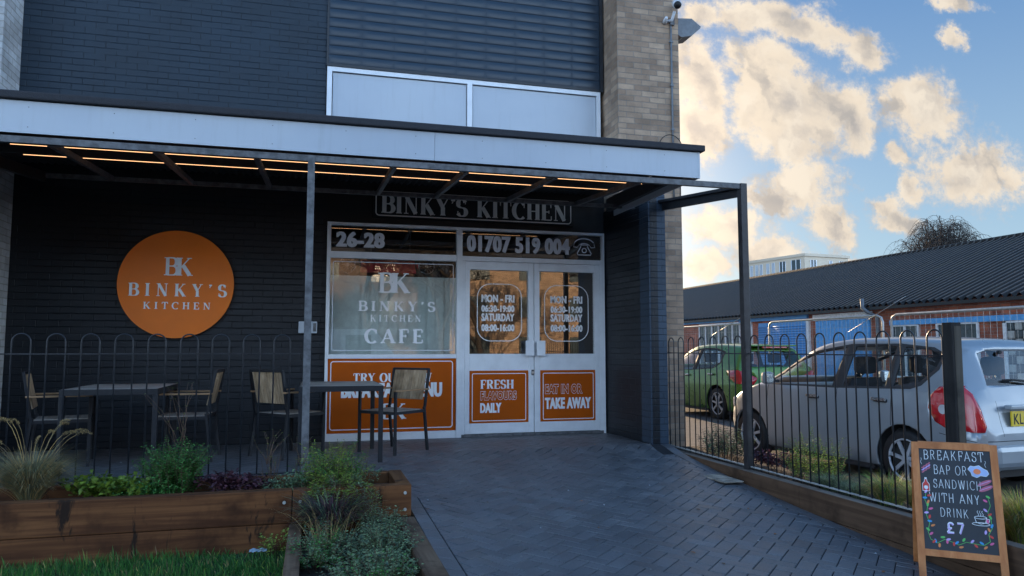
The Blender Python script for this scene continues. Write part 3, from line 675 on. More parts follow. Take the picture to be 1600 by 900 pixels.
# orange panel under the display window
pn = MB(); pn.box(.179, 1.743, YW - .03, YW - .012, .093, .984, 'panel'); pn = part(pn, 'stall_riser_panel', 'burnt orange panel advertising a breakfast menu')
l = MB(); yp = YW - .0315
outline(l, roundrect(.215, 1.70, .133, .95, .03), .011, yp, 'lettering')
serif(l, 'TRY OUR NEW', .48, 1.44, .70, .805, yp, 'lettering', .22, .035, .06); sans(l, 'BREAKFAST MENU', .345, 1.565, .51, .69, yp, 'lettering', .04, wide=.04)
serif(l, 'B', .825, .97, .25, .435, yp, 'lettering', .17, .035); serif(l, 'K', .945, 1.125, .25, .435, yp - .0012, 'lettering', .2, .035)
sub(l, 'lettering', pn)
# doors
def door(x0, x1, px0, px1, kx0, kx1, hx, texts, kick):
    d = MB(); z0, z1 = .04, 2.218
    d.bbox(x0, px0, yf0 + .006, yf1 - .002, z0, z1, 'white'); d.bbox(px1, x1, yf0 + .006, yf1 - .002, z0, z1, 'white')
    d.bbox(px0, px1, yf0 + .007, yf1 - .002, 2.115, z1, 'white'); d.bbox(px0, px1, yf0 + .007, yf1 - .002, z0, 1.04, 'white')
    dr = part(d, 'door')
    pane(dr, px0, px1, 1.04, 2.115)
    h = MB(); h.bbox(hx, hx + .115, yf0 - .07, yf0 - .055, 1.015, 1.21, 'white', .006); h.bbox(hx + .04, hx + .075, yf0 - .055, yf0 + .01, 1.04, 1.19, 'white'); sub(h, 'handle', dr)
    k = MB(); k.box(kx0, kx1, yf0 + .001, yf0 + .008, .172, .828, 'panel'); sub(k, 'kick_panel', dr)
    l = MB(); kick(l, yf0 - .0005); sub(l, 'panel_lettering', dr)
    l = MB(); outline(l, roundrect(texts[0], texts[1], 1.205, 1.937, .17), .011, yt, 'lettering')
    t0, t1 = texts[2], texts[3]
    for s_, za, zb in (('MON - FRI', 1.70, 1.80), ('06:30-19:00', 1.575, 1.665), ('SATURDAY', 1.458, 1.558), ('08:00-16:00', 1.328, 1.42)):
        sans(l, s_, t0, t1, za, zb, yt, 'lettering', .035, wide=.03)
    sub(l, 'opening_hours', dr)
    return dr
def k1(l, y_):
    outline(l, roundrect(1.95, 2.65, .20, .79, .012), .009, y_, 'lettering')
    serif(l, 'FRESH', 2.055, 2.49, .60, .71, y_, 'lettering', .22, .04, .06)
    r = sans(l, 'FLAVOURS', 2.055, 2.53, .455, .572, y_, 'lettering', .07); sans(l, 'FLAVOURS', 2.055, 2.53, .455, .572, y_ - .0006, 'panel', .038, inset=r)
    sans(l, 'DAILY', 2.055, 2.325, .298, .422, y_, 'lettering', .04, wide=.035)
def k2(l, y_):
    outline(l, roundrect(2.885, 3.575, .20, .79, .012), .009, y_, 'lettering')
    r = sans(l, 'EAT IN OR', 2.91, 3.425, .52, .65, y_, 'lettering', .07); sans(l, 'EAT IN OR', 2.91, 3.425, .52, .65, y_ - .0006, 'panel', .038, inset=r)
    sans(l, 'TAKE AWAY', 2.91, 3.54, .33, .475, y_, 'lettering', .04, wide=.035)
door(1.852, 2.762, 1.914, 2.69, 1.915, 2.685, 2.632, (2.02, 2.606, 2.075, 2.51), k1)
d2 = door(2.770, 3.674, 2.842, 3.608, 2.847, 3.604, 2.782, (2.92, 3.529, 3.005, 3.445), k2)
lk = MB(); lk.disc((2.745, yf0 - .004, .80), .016, 'chrome', 'y', .02, 16); lk.box(2.728, 2.762, yf0 - .001, yf0 + .006, .765, .835, 'steel'); sub(lk, 'lock', d2)
# interior behind the glass
b = MB(); b.box(.0, 3.78, 9.5, 13.4, -.03, .0, 'inwall'); b.box(.0, 3.78, 13.3, 13.4, 0, 3.0, 'inwall'); b.box(-.05, 0, 9.45, 13.4, 0, 3.0, 'inwall'); b.box(3.78, 3.83, 9.45, 13.4, 0, 3.0, 'inwall')
b.box(2.2, 3.6, 12.2, 12.8, 0, 1.1, 'counter'); b.box(2.0, 3.2, 13.2, 13.28, 1.3, 1.9, 'counter'); b.box(0, 3.78, 9.21, 9.5, -.05, .0, 'inwall')
part(b, 'interior_fitout')
# vintage pedal car hanging inside the display window
pc = empty('hanging_pedal_car', (.9, 9.6, 2.0), 0, 'small red pedal car with spoked wheels hanging inside the display window', 'toy car')
def wheel_spoked(cx, cz, cy=9.46):
    t_ = MB(); t_.tube([(cx + .145 * math.cos(a), cy, cz + .145 * math.sin(a)) for a in [2 * math.pi * i / 32 for i in range(33)]], .042, 'toytyre', 8)
    o = local(t_.build('wheel', pc), pc)
    r_ = MB(); r_.tube([(cx + .10 * math.cos(a), cy - .02, cz + .10 * math.sin(a)) for a in [2 * math.pi * i / 32 for i in range(33)]], .007, 'chrome', 6)
    for i in range(14):
        a = 2 * math.pi * i / 14; r_.tube([(cx, cy - .02, cz), (cx + .1 * math.cos(a), cy - .02, cz + .1 * math.sin(a))], .003, 'chrome', 4)
    r_.disc((cx, cy - .02, cz), .022, 'chrome', 'y', .03, 16)
    q = r_.build('spokes', o)
wheel_spoked(.40, 2.16); wheel_spoked(1.40, 2.17)
b = MB(); b.bbox(.55, 1.3, 9.42, 9.72, 2.06, 2.24, 'redpaint', .04); b.bbox(.42, 1.4, 9.50, 9.64, 2.14, 2.19, 'blackmetal', .01); local(b.build('body', pc), pc)
for x in (.7, 1.2): b = MB(); b.tube([(x, 9.57, 2.2), (x, 9.57, 2.64)], .005, 'steel', 5); local(b.build('hanging_wire', pc), pc)

# ================================================================= CANOPY
cn = empty('canopy', (0, 6.49, 0), 0, 'long white fascia canopy on black steel posts across the cafe front', 'canopy')
def cp(mb, name, label=None): return part(mb, name, label, cn)
YB = 6.49
b = MB(); b.box(-3.9, 1.02, YB - .035, YB - .02, 2.79, 3.048, 'fascia'); b.box(1.023, 3.655, YB - .035, YB - .02, 2.79, 3.048, 'fascia')
b.box(3.655, 3.675, YB - .038, YB - .015, 2.788, 3.05, 'fascia'); b.box(3.66, 3.674, YB - .014, 8.6, 2.79, 3.05, 'fascia')
for x in [-2.2 + i * .61 for i in range(10)]:
    for z in (2.84, 3.0): b.disc((x, YB - .036, z), .004, 'steel', 'y', .003, 8)
cp(b, 'fascia')
b = MB(); b.bbox(-3.9, 3.72, YB - .075, YB + .05, 3.055, 3.118, 'felt', .012); cp(b, 'roof_edge')
b = MB(); b.add([(-3.9, YB - .01, 3.03), (3.65, YB - .01, 3.03), (3.65, YW - .005, 3.22), (-3.9, YW - .005, 3.22)], [(0, 1, 2, 3)], 'felt'); b.box(-3.9, 3.65, YB + .02, YB + .07, 2.86, 3.0, 'soffit')
b.box(3.60, 3.655, YB + .07, 8.7, 2.86, 3.02, 'soffit')
xx = -3.9; vs = []
for i in range(504):
    x = -3.9 + i * .015; z = 2.985 + .012 * math.sin(x * 2 * math.pi / .075); vs += [(x, YB + .03, z), (x, YW - .02, z + .19)]
b.add(vs, [(2 * i, 2 * i + 1, 2 * i + 3, 2 * i + 2) for i in range(503)], 'soffit', True); cp(b, 'roof_sheet')
for y_, z_ in ((6.95, 2.93), (7.45, 2.97), (8.05, 3.01)):
    b = MB(); b.box(-3.85, 3.6, y_, y_ + .045, z_, z_ + .07, 'soffit'); cp(b, 'joist')
b = MB(); b.box(-2.9, 4.2, YB - .025, YB + .025, 2.715, 2.768, 'steel'); cp(b, 'front_beam')
b = MB(); b.box(-2.66, 3.84, 8.33, 8.37, 2.84, 2.885, 'steel'); cp(b, 'rear_rail')
for x in (-2.06, -1.29, -.50, .67, 1.33, 2.19, 3.05):
    b = MB(); b.bar((x, YB + .03, 2.735), (x + .01, 8.33, 2.865), .04, .05, 'steel'); cp(b, 'cross_bar')
b = MB(); b.bar((4.17, YB + .03, 2.70), (4.03, 8.1, 2.83), .03, .11, 'darksteel'); b.bar((4.14, YB + .03, 2.742), (4.0, 8.0, 2.872), .06, .03, 'darksteel'); cp(b, 'cross_bar')
b = MB(); b.bar((-2.9, YB + .03, 2.70), (-2.68, 8.35, 2.85), .05, .10, 'darksteel'); cp(b, 'cross_bar')
for x, zb, lb, mt in ((-.045, 0, 'worn grey steel post rising behind the planter', 'steel'), (4.165, -.24, 'dark steel post at the railing corner', 'darksteel'), (-2.93, 0, None, 'steel')):
    b = MB(); wd = .03 if x < 1 else .036
    b.bbox(x - wd, x + wd, YB - wd, YB + wd, zb, 2.765 if x < 1 else 2.77, mt, .004); cp(b, 'post', lb)
for y_, xa, xb_ in ((7.25, -2.6, 3.42), (7.62, -2.62, 3.25)):
    b = MB(); b.box(xa, xb_, y_, y_ + .004, 2.891, 2.895, 'led'); cp(b, 'led_strip')

# signs on the wall
s = empty('round_sign', (-1.53, 9.16, 1.845), 0, 'round orange wall sign with white serif lettering on the dark brick', 'sign')
b = MB(); b.disc((-1.53, 9.165, 1.845), .62, 'orange', 'y', .04, 96); local(b.build('disc', s), s)
l = MB(); ys = 9.143
serif(l, 'B', -1.665, -1.51, 1.945, 2.152, ys, 'lettering', .17, .03); serif(l, 'K', -1.54, -1.36, 1.945, 2.152, ys - .0012, 'lettering', .2, .03)
serif(l, "BINKY'S", -2.03, -.985, 1.705, 1.85, ys, 'lettering', .2, .03, .42); serif(l, 'KITCHEN', -1.87, -1.155, 1.558, 1.636, ys, 'lettering', .16, .035, .42)
local(l.build('lettering', s), s)
s = empty('name_sign', (2.0, 9.18, 2.9), 0, 'black name board with cream serif lettering in a thin outline above the doors', 'sign')
b = MB(); b.box(.69, 3.31, 9.14, 9.205, 2.735, 3.08, 'black'); local(b.build('board', s), s)
l = MB(); outline(l, roundrect(.72, 3.275, 2.757, 3.055, .04), .014, 9.137, 'creamletter'); serif(l, "BINKY'S KITCHEN", .785, 3.225, 2.79, 3.01, 9.137, 'creamletter', .23, .03, .07)
local(l.build('lettering', s), s)
s = empty('socket_box', (-.06, 9.2, 1.36), 0, 'small pale grey electrical box on the wall behind the left steel post', 'electrical box')
b = MB(); b.bbox(-.17, .045, 9.13, 9.2, 1.29, 1.43, 'fascia', .008); local(b.build('housing', s), s)
b = MB(); b.box(-.0, .035, 9.125, 9.131, 1.31, 1.41, 'steel'); local(b.build('cover', s), s)
# security camera, conduit, floodlight, cable
s = empty('security_camera', (4.53, 8.65, 5.55), 0, 'white bullet security camera on a bracket high on the brick pillar', 'security camera')
b = MB(); b.tube([(4.60, 8.62, 5.72), (4.52, 8.42, 5.60)], .055, 'cam_white', 16); b.tube([(4.535, 8.46, 5.62), (4.515, 8.41, 5.592)], .048, 'black', 16); local(b.build('housing', s), s)
b = MB(); b.tube([(4.57, 8.60, 5.60), (4.56, 8.66, 5.50), (4.50, 8.69, 5.49)], .02, 'cam_white', 8); b.tube([(4.47, 8.70, 5.47), (4.45, 8.60, 5.50)], .035, 'cam_white', 12, r1=.02); b.box(4.54, 4.60, 8.66, 8.699, 5.44, 5.52, 'steel'); local(b.build('bracket', s), s)
b = MB(); b.tube([(4.555, 8.685, 3.06), (4.555, 8.685, 5.45)], .013, 'greyplastic', 8)
for z in (3.4, 4.0, 4.6, 5.2): b.box(4.53, 4.58, 8.67, 8.699, z, z + .02, 'greyplastic')
tag(b.build('conduit'), 'thin grey cable conduit running up the buff brick pillar', 'conduit')
s = empty('floodlight', (4.68, 8.85, 5.45), 0, 'dark wedge shaped floodlight sticking out from the pillar corner', 'floodlight')
b = MB(); b.prism([(4.68, 5.36), (4.70, 5.58), (4.90, 5.60), (5.04, 5.50), (5.02, 5.47), (4.90, 5.36), (4.74, 5.32)], 8.74, 9.0, 'greyplastic'); local(b.build('housing', s), s)
b = MB(); b.add([(4.75, 8.76, 5.315), (4.75, 8.98, 5.315), (5.01, 8.98, 5.462), (5.01, 8.76, 5.462)], [(0, 1, 2, 3)], 'galv'); local(b.build('lens', s), s)
b = MB(); b.box(4.66, 4.72, 8.8, 8.9, 5.40, 5.55, 'blackmetal'); local(b.build('bracket', s), s)
b = MB(); b.tube([(4.40 + .17 * math.cos(a) + .05, 8.55, 3.2 + .5 + .19 * math.sin(a)) for a in [R(-25 + i * 11) for i in range(21)]], .006, 'rubber', 6)
b.tube([(4.05, 8.55, 3.62), (4.15, 8.5, 3.72), (4.28, 8.5, 3.70), (4.42, 8.52, 3.58)], .006, 'rubber', 6)
b.tube([(4.05, 8.55, 3.62), (3.9, 8.6, 3.1)], .006, 'rubber', 6); b.tube([(4.6, 8.55, 3.62), (4.6, 8.6, 3.1)], .006, 'rubber', 6)
tag(b.build('cable'), 'looped black cable above the right end of the canopy', 'cable')

# ================================================================= RAILINGS
def hoop_mesh(pitch, z0, z1, axis):
    b = MB(); r = pitch * .27; pts = []
    f = (lambda a, z: (a, 0, z)) if axis == 'x' else (lambda a, z: (0, a, z))
    pts = [f(-r, z0), f(-r, z1 - r)] + [f(r * math.cos(t), z1 - r + r * math.sin(t)) for t in [R(165 - 15 * i) for i in range(11)]] + [f(r, z1 - r), f(r, z0)]
    b.tube(pts, .0062, 'blackmetal', 8); return b
def railing(root, axis, start, n, pitch, z0, z1, zr, other, a0, a1, zl):
    h = local(hoop_mesh(pitch, z0, z1, axis).build('hoop', root), root)
    for i in range(n):
        o = h if i == 0 else h.copy()
        if i: col.objects.link(o); o.parent = root; o.matrix_parent_inverse = h.matrix_parent_inverse.copy()
        a = start + i * pitch; o.location = (a, other, 0) if axis == 'x' else (other, a, 0)
    for z, t in ((zr, .010), (zl, .010)):
        b = MB()
        if axis == 'x': b.box(a0, a1, other - .010, other + .012, z - t / 2, z + t / 2, 'blackmetal')
        else: b.box(other - .010, other + .012, a0, a1, z - t / 2, z + t / 2, 'blackmetal' if z > .5 else 'galv')
        local(b.build('rail', root), root)
rl = empty('bow_top_railing', (-1.5, 6.49, 0), 0, 'black hooped railing running behind the long planter by the patio', 'railing')
railing(rl, 'x', -2.174 - .2407 * 4, 13, .2407, .03, 1.22, 1.063, 6.49, -3.3, -.08, .075)
rl = empty('bow_top_railing', (4.165, 7.3, 0), 0, 'black hooped railing panel between the wing wall and the dark steel post', 'railing')
railing(rl, 'y', 6.49 + .145, 8, .2407, -.07, 1.235, 1.055, 4.165, 6.53, 8.5, -.045)
rl = empty('bow_top_railing', (4.165, 5.3, 0), 0, 'black hooped railing panel beside the silver car, from steel post to timber post', 'railing')
railing(rl, 'y', 6.49 - .143 - .2407 * 9, 10, .2407, -.07, 1.235, 1.055, 4.165, 4.1, 6.45, -.045)
tp = empty('timber_post', (4.17, 4.05, 0), 0, 'thick black stained square timber post behind the chalkboard sign', 'post')
b = MB(); b.bbox(4.13, 4.21, 4.0, 4.08, -.5, 1.28, 'post_wood', .005); b.box(4.15, 4.205, 3.9975, 4.0, -.3, 1.255, 'post_front'); b.v = [p for p in b.v]; local(b.build('shaft', tp), tp)
tk = empty('timber_kerb', (4.12, 5.5, -.3), 0, 'low brown timber retaining edge under the right railings', 'retaining edge')
ys_ = [1.0, 3.2, 5.6, 8.02]
for i in range(3):
    b = MB(); b.bbox(4.07, 4.17, ys_[i], ys_[i + 1] - .004, -.282, -.077, 'kerbwood', .006); b.box(4.078, 4.165, ys_[i] + .008, ys_[i + 1] - .012, -.0768, -.0745, 'kerbtop'); local(b.build('sleeper', tk), tk)
    b = MB(); b.bbox(4.073, 4.168, ys_[i] - .3 * (i > 0), ys_[i + 1] - .304 + .3 * (i == 2), -.6, -.286, 'kerbwood', .006); local(b.build('sleeper', tk), tk)
dc = MB(); dc.bbox(3.80, 4.02, 6.36, 6.80, 0, .012, 'drain', .004)
for i in range(4): dc.box(3.84, 3.98, 6.42 + i * .09, 6.44 + i * .09, .0121, .015, 'drain')
dcv = dc.build('drain_cover'); dcv.location = (0, 0, zf(3.9, 6.6) + .004); dcv.rotation_euler = (0, 0, 0)
tag(dcv, 'rectangular rusty steel cover set in the paving beside the corner post', 'drain cover')

# ================================================================= PLANTERS
p1 = empty('timber_planter', (-1.3, 5.6, 0), 0, 'long raised planter of brown stained sleepers in front of the patio railing', 'planter')
def sl(root, x0, x1, y0, y1, z0, z1, m, nm='sleeper'):
    b = MB(); b.bbox(x0, x1, y0, y1, z0, z1, m, .007); return local(b.build(nm, root), root)
sl(p1, -4.2, -.115, 5.34, 5.44, -.08, .14, 'sleeper'); sl(p1, -.11, .70, 5.338, 5.438, -.08, .14, 'sleeper')
sl(p1, -4.2, .40, 5.345, 5.44, -.32, -.084, 'sleeper'); sl(p1, .60, .70, 5.442, 6.02, -.08, .139, 'sleeper_y')
sl(p1, -4.2, .598, 5.93, 6.02, -.08, .138, 'sleeper'); sl(p1, .60, .70, 5.442, 6.02, -.32, -.084, 'sleeper_y')
b = MB(); b.box(-4.2, .60, 5.44, 5.93, -.3, .055, 'soil'); local(b.build('soil', p1), p1)
for x, z in ((-.165, .06), (-.06, .062), (.655, .085), (.655, -.03)):
    b = MB(); b.disc((x, 5.334, z), .011, 'bolt', 'y', .01, 14); local(b.build('bolt', p1), p1)
p2 = empty('timber_planter', (.3, 4.4, -.1), 0, 'lower sleeper planter with grey green herbs at the path edge', 'planter')
sl(p2, .595, .72, 2.6, 5.335, -.285, -.082, 'greysleeper'); sl(p2, -.13, -.045, 2.6, 5.335, -.285, -.085, 'greysleeper'); sl(p2, .597, .718, 2.6, 5.335, -.6, -.288, 'greysleeper')
sl(p2, -.128, -.047, 2.6, 5.335, -.5, -.288, 'greysleeper')
sl(p2, -.045, .595, 2.6, 2.7, -.5, -.085, 'greysleeper')
b = MB(); b.box(-.045, .595, 2.7, 5.335, -.5, -.17, 'soil'); local(b.build('soil', p2), p2)

# ---------------------------------------------------------------- plants
def leaf(mb, p, d, ln, wd, mat, droop=.2):
    d = Vector(d).normalized(); s_ = d.cross(Vector((random.uniform(-.4, .4), random.uniform(-.4, .4), 1))).normalized(); p = Vector(p)
    e = p + d * ln - Vector((0, 0, droop * ln)); m_ = p + d * ln * .5
    mb.add([p, m_ + s_ * wd, e, m_ - s_ * wd], [(0, 1, 2, 3)], mat)
def bush(name, c, rx, ry, h, n, ls, mat, label, cat='shrub', group=None, stems=14, up=.5, wisps=0, z0=None, lobes=5, aspect=.35, base=.25):
    b = MB(); cx, cy, cz = c
    L = [(random.uniform(-.45, .45) * rx, random.uniform(-.45, .45) * ry, random.uniform(.35, .8) * h, random.uniform(.35, .6)) for _ in range(lobes)]
    for i in range(stems):
        a = random.uniform(0, 6.28); r_ = random.random() ** .5; q = Vector((cx + rx * r_ * .8 * math.cos(a), cy + ry * r_ * .8 * math.sin(a), cz + h * random.uniform(.5, 1)))
        b.tube([(cx + random.uniform(-.2, .2) * rx, cy + random.uniform(-.2, .2) * ry, cz - .02), ((cx + q.x) / 2 + random.uniform(-.02, .02), (cy + q.y) / 2, (cz + q.z) / 2 + .02), q], .003, 'twig', 4, r1=.001)
    k = 0
    while k < n:
        lx, ly, lz, lr = random.choice(L)
        v = Vector((random.gauss(0, 1), random.gauss(0, 1), random.gauss(0, 1))).normalized() * (random.random() ** .45)
        p = Vector((cx + lx + v.x * rx * lr, cy + ly + v.y * ry * lr, cz + lz + v.z * h * lr * .8))
        if p.z < cz - .01: p.z = cz + random.uniform(0, .03)
        # leaves come in little sprigs of 5
        dd = Vector((p.x - cx, p.y - cy, h * up + .05)).normalized()
        for q in range(5):
            leaf(b, p + dd * (q * ls * .35), Vector((random.gauss(0, 1), random.gauss(0, 1), random.gauss(up, .6))), ls * random.uniform(.6, 1.2), ls * aspect * random.uniform(.6, 1.1), mat); k += 1
    for i in range(wisps):
        a = random.uniform(0, 6.28); p = Vector((cx + rx * .3 * math.cos(a), cy + ry * .3 * math.sin(a), cz + h * .7)); pts = [p]
        d = Vector((random.gauss(0, .25), random.gauss(0, .25), 1))
        for j in range(5): d += Vector((random.gauss(0, .22), random.gauss(0, .2), -.04)); pts.append(pts[-1] + d.normalized() * h * .17)
        b.tube(pts, .0022, 'twig', 4, r1=.0008)
        for q in pts[1:]:
            for _ in range(2): leaf(b, q, (random.gauss(0, 1), random.gauss(0, 1), .3), ls * .8, ls * .25, mat)
    return tag(b.build(name, fixn=False), label, cat, group)
def sprigs(name, c, rx, ry, h, n, ls, mat, label, cat='shrub', aspect=.3, lean=.5, bare=.15, z_droop=0.0, pitch=.018, var=.35, mats2=None):
    b = MB(); cx, cy, cz = c
    for i in range(n):
        a = random.uniform(0, 6.28); r_ = random.random() ** .6; m_ = mats2[0] if mats2 and random.random() < mats2[1] else mat
        p = Vector((cx + rx * .45 * r_ * math.cos(a), cy + ry * .45 * r_ * math.sin(a), cz - .01)); hh = h * random.uniform(1 - var, 1.12) * (1 - .35 * r_)
        d = Vector((math.cos(a) * lean * r_, math.sin(a) * lean * r_, 1)).normalized(); pts = [p]; k = max(4, int(hh / pitch)); sp = random.uniform(0, 6)
        for j in range(k):
            d += Vector((random.gauss(0, .10), random.gauss(0, .10), -z_droop * j / k)); d.normalize(); p = p + d * hh / k; pts.append(p)
            if j / k > bare:
                sp += 2.4
                for q in range(2):
                    aa = sp + q * 3.14; sz = ls * (1 - .45 * (j / k)) * random.uniform(.6, 1.15)
                    leaf(b, p, Vector((math.cos(aa), math.sin(aa), random.uniform(.1, .9))), sz, sz * aspect * random.uniform(.7, 1.1), m_, .25)
        b.tube(pts[::2] if len(pts) > 5 else pts, .0022, 'twig', 4, r1=.0008)
    return tag(b.build(name, fixn=False), label, cat)
def tuft(name, c, n, h, spread, mats, label, heads=0, cat='ornamental grass', group=None, wd=.0022, rr=.05):
    b = MB(); c = Vector(c)
    for i in range(n):
        a = random.uniform(0, 6.28); hh = h * random.uniform(.55, 1.1); sp = spread * random.uniform(.15, 1) ; t0 = random.random()
        p0 = c + Vector((math.cos(a) * rr * random.random(), math.sin(a) * rr * random.random(), 0)); pts = []
        bend = random.uniform(.2, 1.0)
        for k in range(7):
            t = k / 6; pts.append(p0 + Vector((math.cos(a) * sp * t ** 1.5, math.sin(a) * sp * t ** 1.5, hh * (t * (1 + .5 * bend) - .95 * bend * t ** 2.6))))
        sd_ = Vector((-math.sin(a), math.cos(a), 0)) ; vs = []
        if random.random() < .5: sd_ = Vector((math.cos(a + 1), math.sin(a + 1), 0))
        for k, p in enumerate(pts): q = wd * (1 - (k / 6) ** 2 * .85); vs += [p + sd_ * q, p - sd_ * q]
        b.add(vs, [(2 * k, 2 * k + 1, 2 * k + 3, 2 * k + 2) for k in range(6)], random.choice(mats))
    for i in range(heads):
        a = random.uniform(0, 6.28); hh = h * random.uniform(1.0, 1.45); sp = spread * random.uniform(.2, .9); pts = []
        for k in range(8):
            t = k / 7; pts.append(c + Vector((math.cos(a) * sp * t ** 1.4, math.sin(a) * sp * t ** 1.4, hh * (t * 1.15 - .2 * t ** 4))))
        b.tube(pts, .0016, 'straw', 4)
        d = (pts[-1] - pts[-2]).normalized(); d2 = (d + Vector((math.cos(a) * .5, math.sin(a) * .5, -.5))).normalized()
        for k in range(150):
            t = random.random(); p = pts[-1] + (d * (1 - t) + d2 * t) * t * .1
            leaf(b, p, d * .8 + Vector((random.gauss(0, 1), random.gauss(0, 1), random.gauss(0, 1))) * .8, .016, .0012, 'straw', 0)
    return tag(b.build(name, fixn=False), label, cat, group)
tuft('fountain_grass', (-1.80, 5.66, .05), 2600, .42, .36, ['straw', 'greytuft', 'greytuft', 'straw'], 'straw coloured fountain grass with fluffy seed heads at the left of the planter', 13)
bush('coral_bells', (-1.40, 5.64, .05), .30, .22, .15, 900, .045, 'leaf_b', 'low clump of bright yellow green scalloped leaves in the planter', 'plant', stems=6, up=.8, aspect=.45)
bush('coral_bells', (-1.17, 5.58, .05), .22, .19, .13, 600, .042, 'leaf_b', 'smaller yellow green leafy clump right of the brightest one', 'plant', stems=5, up=.8, aspect=.45)
bush('ground_cover_plant', (-1.00, 5.60, .05), .28, .20, .15, 1500, .020, 'leaf_a', 'low mid green clump at the foot of the upright green shrub', 'plant', stems=6)
sprigs('leafy_shrub', (-.92, 5.68, .06), .25, .24, .46, 230, .044, 'leaf_a', 'bushy bright green shrub with bare twigs above it in the planter', aspect=.28, lean=.34)
bush('twiggy_plant', (-.90, 5.72, .1), .12, .10, .50, 30, .012, 'leaf_l', 'bare reddish twigs with tiny leaves rising behind the bright green shrub', 'plant', stems=5, wisps=9)
bush('coral_bells', (-.54, 5.64, .05), .30, .20, .14, 1100, .035, 'leaf_p', 'low dark purple leafy clump in the planter', 'plant', stems=4, up=.6, aspect=.45)
bush('ground_cover_plant', (-.18, 5.62, .05), .26, .18, .13, 800, .028, 'leaf_c', 'sparse grey green low plant before the left steel post', 'plant', stems=8, up=.6)
bush('twiggy_plant', (-.28, 5.72, .06), .10, .08, .30, 40, .014, 'leaf_l', 'thin bare twiggy plant standing left of the steel post', 'plant', stems=14, wisps=8)
bush('twiggy_plant', (-.07, 5.74, .06), .07, .07, .26, 30, .014, 'leaf_c', 'thin dry twigs standing right at the steel post', 'plant', stems=10, wisps=6)
sprigs('evergreen_shrub', (.17, 5.56, .06), .30, .28, .44, 130, .058, 'leaf_l', 'yellow green narrow leaved shrub overhanging the planter end', aspect=.13, lean=.45, mats2=('leaf_a', .35))
bush('ground_cover_plant', (.38, 5.72, .06), .15, .12, .17, 520, .020, 'leaf_c', 'small pale flowering clump in the planter corner', 'plant', stems=14, wisps=4)
sprigs('trailing_plant', (.20, 5.38, .10), .34, .16, .50, 110, .048, 'leaf_l', 'trailing olive plant hanging over the sleeper face', 'plant', aspect=.14, lean=1.6, z_droop=1.1, mats2=('leaf_c', .4))
bush('trailing_plant', (.36, 5.26, -.2), .16, .10, .30, 500, .018, 'leaf_c', 'thin dry trailing stems below the planter corner', 'plant', stems=34, up=.4, aspect=.2)
# dark narrow-leaved spurge and catmint-like herbs in the lower planter
tuft('dark_spiky_plant', (.14, 5.12, -.14), 1000, .33, .30, ['leaf_d', 'leaf_d', 'leaf_p', 'leaf_p', 'leaf_c'], 'dark bluish purple strappy plant in the lower planter', 0, 'plant', wd=.0042, rr=.09)
sprigs('herb_clump', (.42, 4.66, -.17), .38, .46, .24, 190, .038, 'leaf_c', 'dense grey green herb clump filling the lower planter', 'plant', aspect=.34, lean=.9)
sprigs('herb_clump', (.34, 4.12, -.17), .42, .46, .22, 190, .038, 'leaf_c', 'grey green herb clump nearest the viewer in the lower planter', 'plant', aspect=.34, lean=.9, mats2=('leaf_a', .2))
sprigs('herb_clump', (.46, 5.08, -.17), .26, .30, .26, 90, .036, 'leaf_c', 'grey green herb sprigs against the upper planter', 'plant', aspect=.34, lean=.6)
sprigs('herb_clump', (.06, 4.60, -.17), .26, .35, .26, 100, .038, 'leaf_a', 'greener herb clump at the left of the lower planter', 'plant', aspect=.30, lean=.7, mats2=('leaf_c', .5))
tuft('dry_stalks', (.12, 4.9, -.15), 70, .34, .28, ['straw'], 'sprawling pale dry stalks over the lower planter', 0, 'plant', wd=.0018, rr=.15)
bush('weed', (-.22, 5.22, -.26), .12, .10, .14, 220, .024, 'leaf_l', 'straggly weed at the lawn corner beside the planter', 'plant', stems=10, up=.5)
lt = MB()
for i in range(10):
    a = -.37 + i * .011; q0 = random.uniform(-.003, .003); lt.add([(a, 5.17, -.212 + .004 * math.sin(i * 2.1)), (a + .0115, 5.17, -.212 + .004 * math.sin((i + 1) * 2.1)), (a + .0115, 5.20, -.20 + .005 * math.sin(i * 1.3)), (a, 5.205, -.20 + .005 * math.sin(i * 1.3 - 1.3))], [(0, 1, 2, 3)], 'plasticlitter')
tag(lt.build('plastic_wrapper'), 'crumpled clear plastic wrapper lying on the lawn by the planter', 'litter')
# right bed
sprigs('leafy_shrub', (4.50, 7.50, -.13), .40, .60, .46, 100, .050, 'leaf_c', 'grey green shrub behind the railing in front of the silver car nose', aspect=.28, lean=.5, mats2=('leaf_d', .35), pitch=.026)
bush('coral_bells', (4.50, 6.55, -.13), .26, .35, .20, 900, .04, 'leaf_p', 'dark purple leafy clump just right of the corner post', 'plant', stems=6, up=.6, aspect=.45)
sprigs('leafy_shrub', (4.50, 5.95, -.13), .34, .42, .56, 110, .042, 'leaf_l', 'light yellow green shrub with tall sprigs beside the silver car', aspect=.2, lean=.45, var=.55, mats2=('leaf_a', .25), pitch=.022)
tuft('blue_grass', (4.45, 5.62, -.14), 1500, .17, .22, ['greytuft', 'leaf_c'], 'low blue grey grass tuft between the light shrub and the taller grasses', 0, wd=.0018, rr=.12)
tuft('blue_grass', (4.42, 5.32, -.14), 900, .15, .18, ['greytuft', 'leaf_c'], 'second low grey grass tuft nearer the taller grasses', 0, wd=.0018, rr=.1)
tuft('green_grass_clump', (4.48, 5.00, -.14), 1700, .27, .26, ['leaf_l', 'leaf_a', 'greytuft', 'straw'], 'green grass clump in front of the rear wheel', 0, wd=.0022, rr=.1)
tuft('green_grass_clump', (4.46, 4.62, -.14), 1700, .28, .26, ['leaf_l', 'straw', 'greytuft', 'leaf_l'], 'yellowish grass clump left of the chalkboard', 0, wd=.0022, rr=.1)
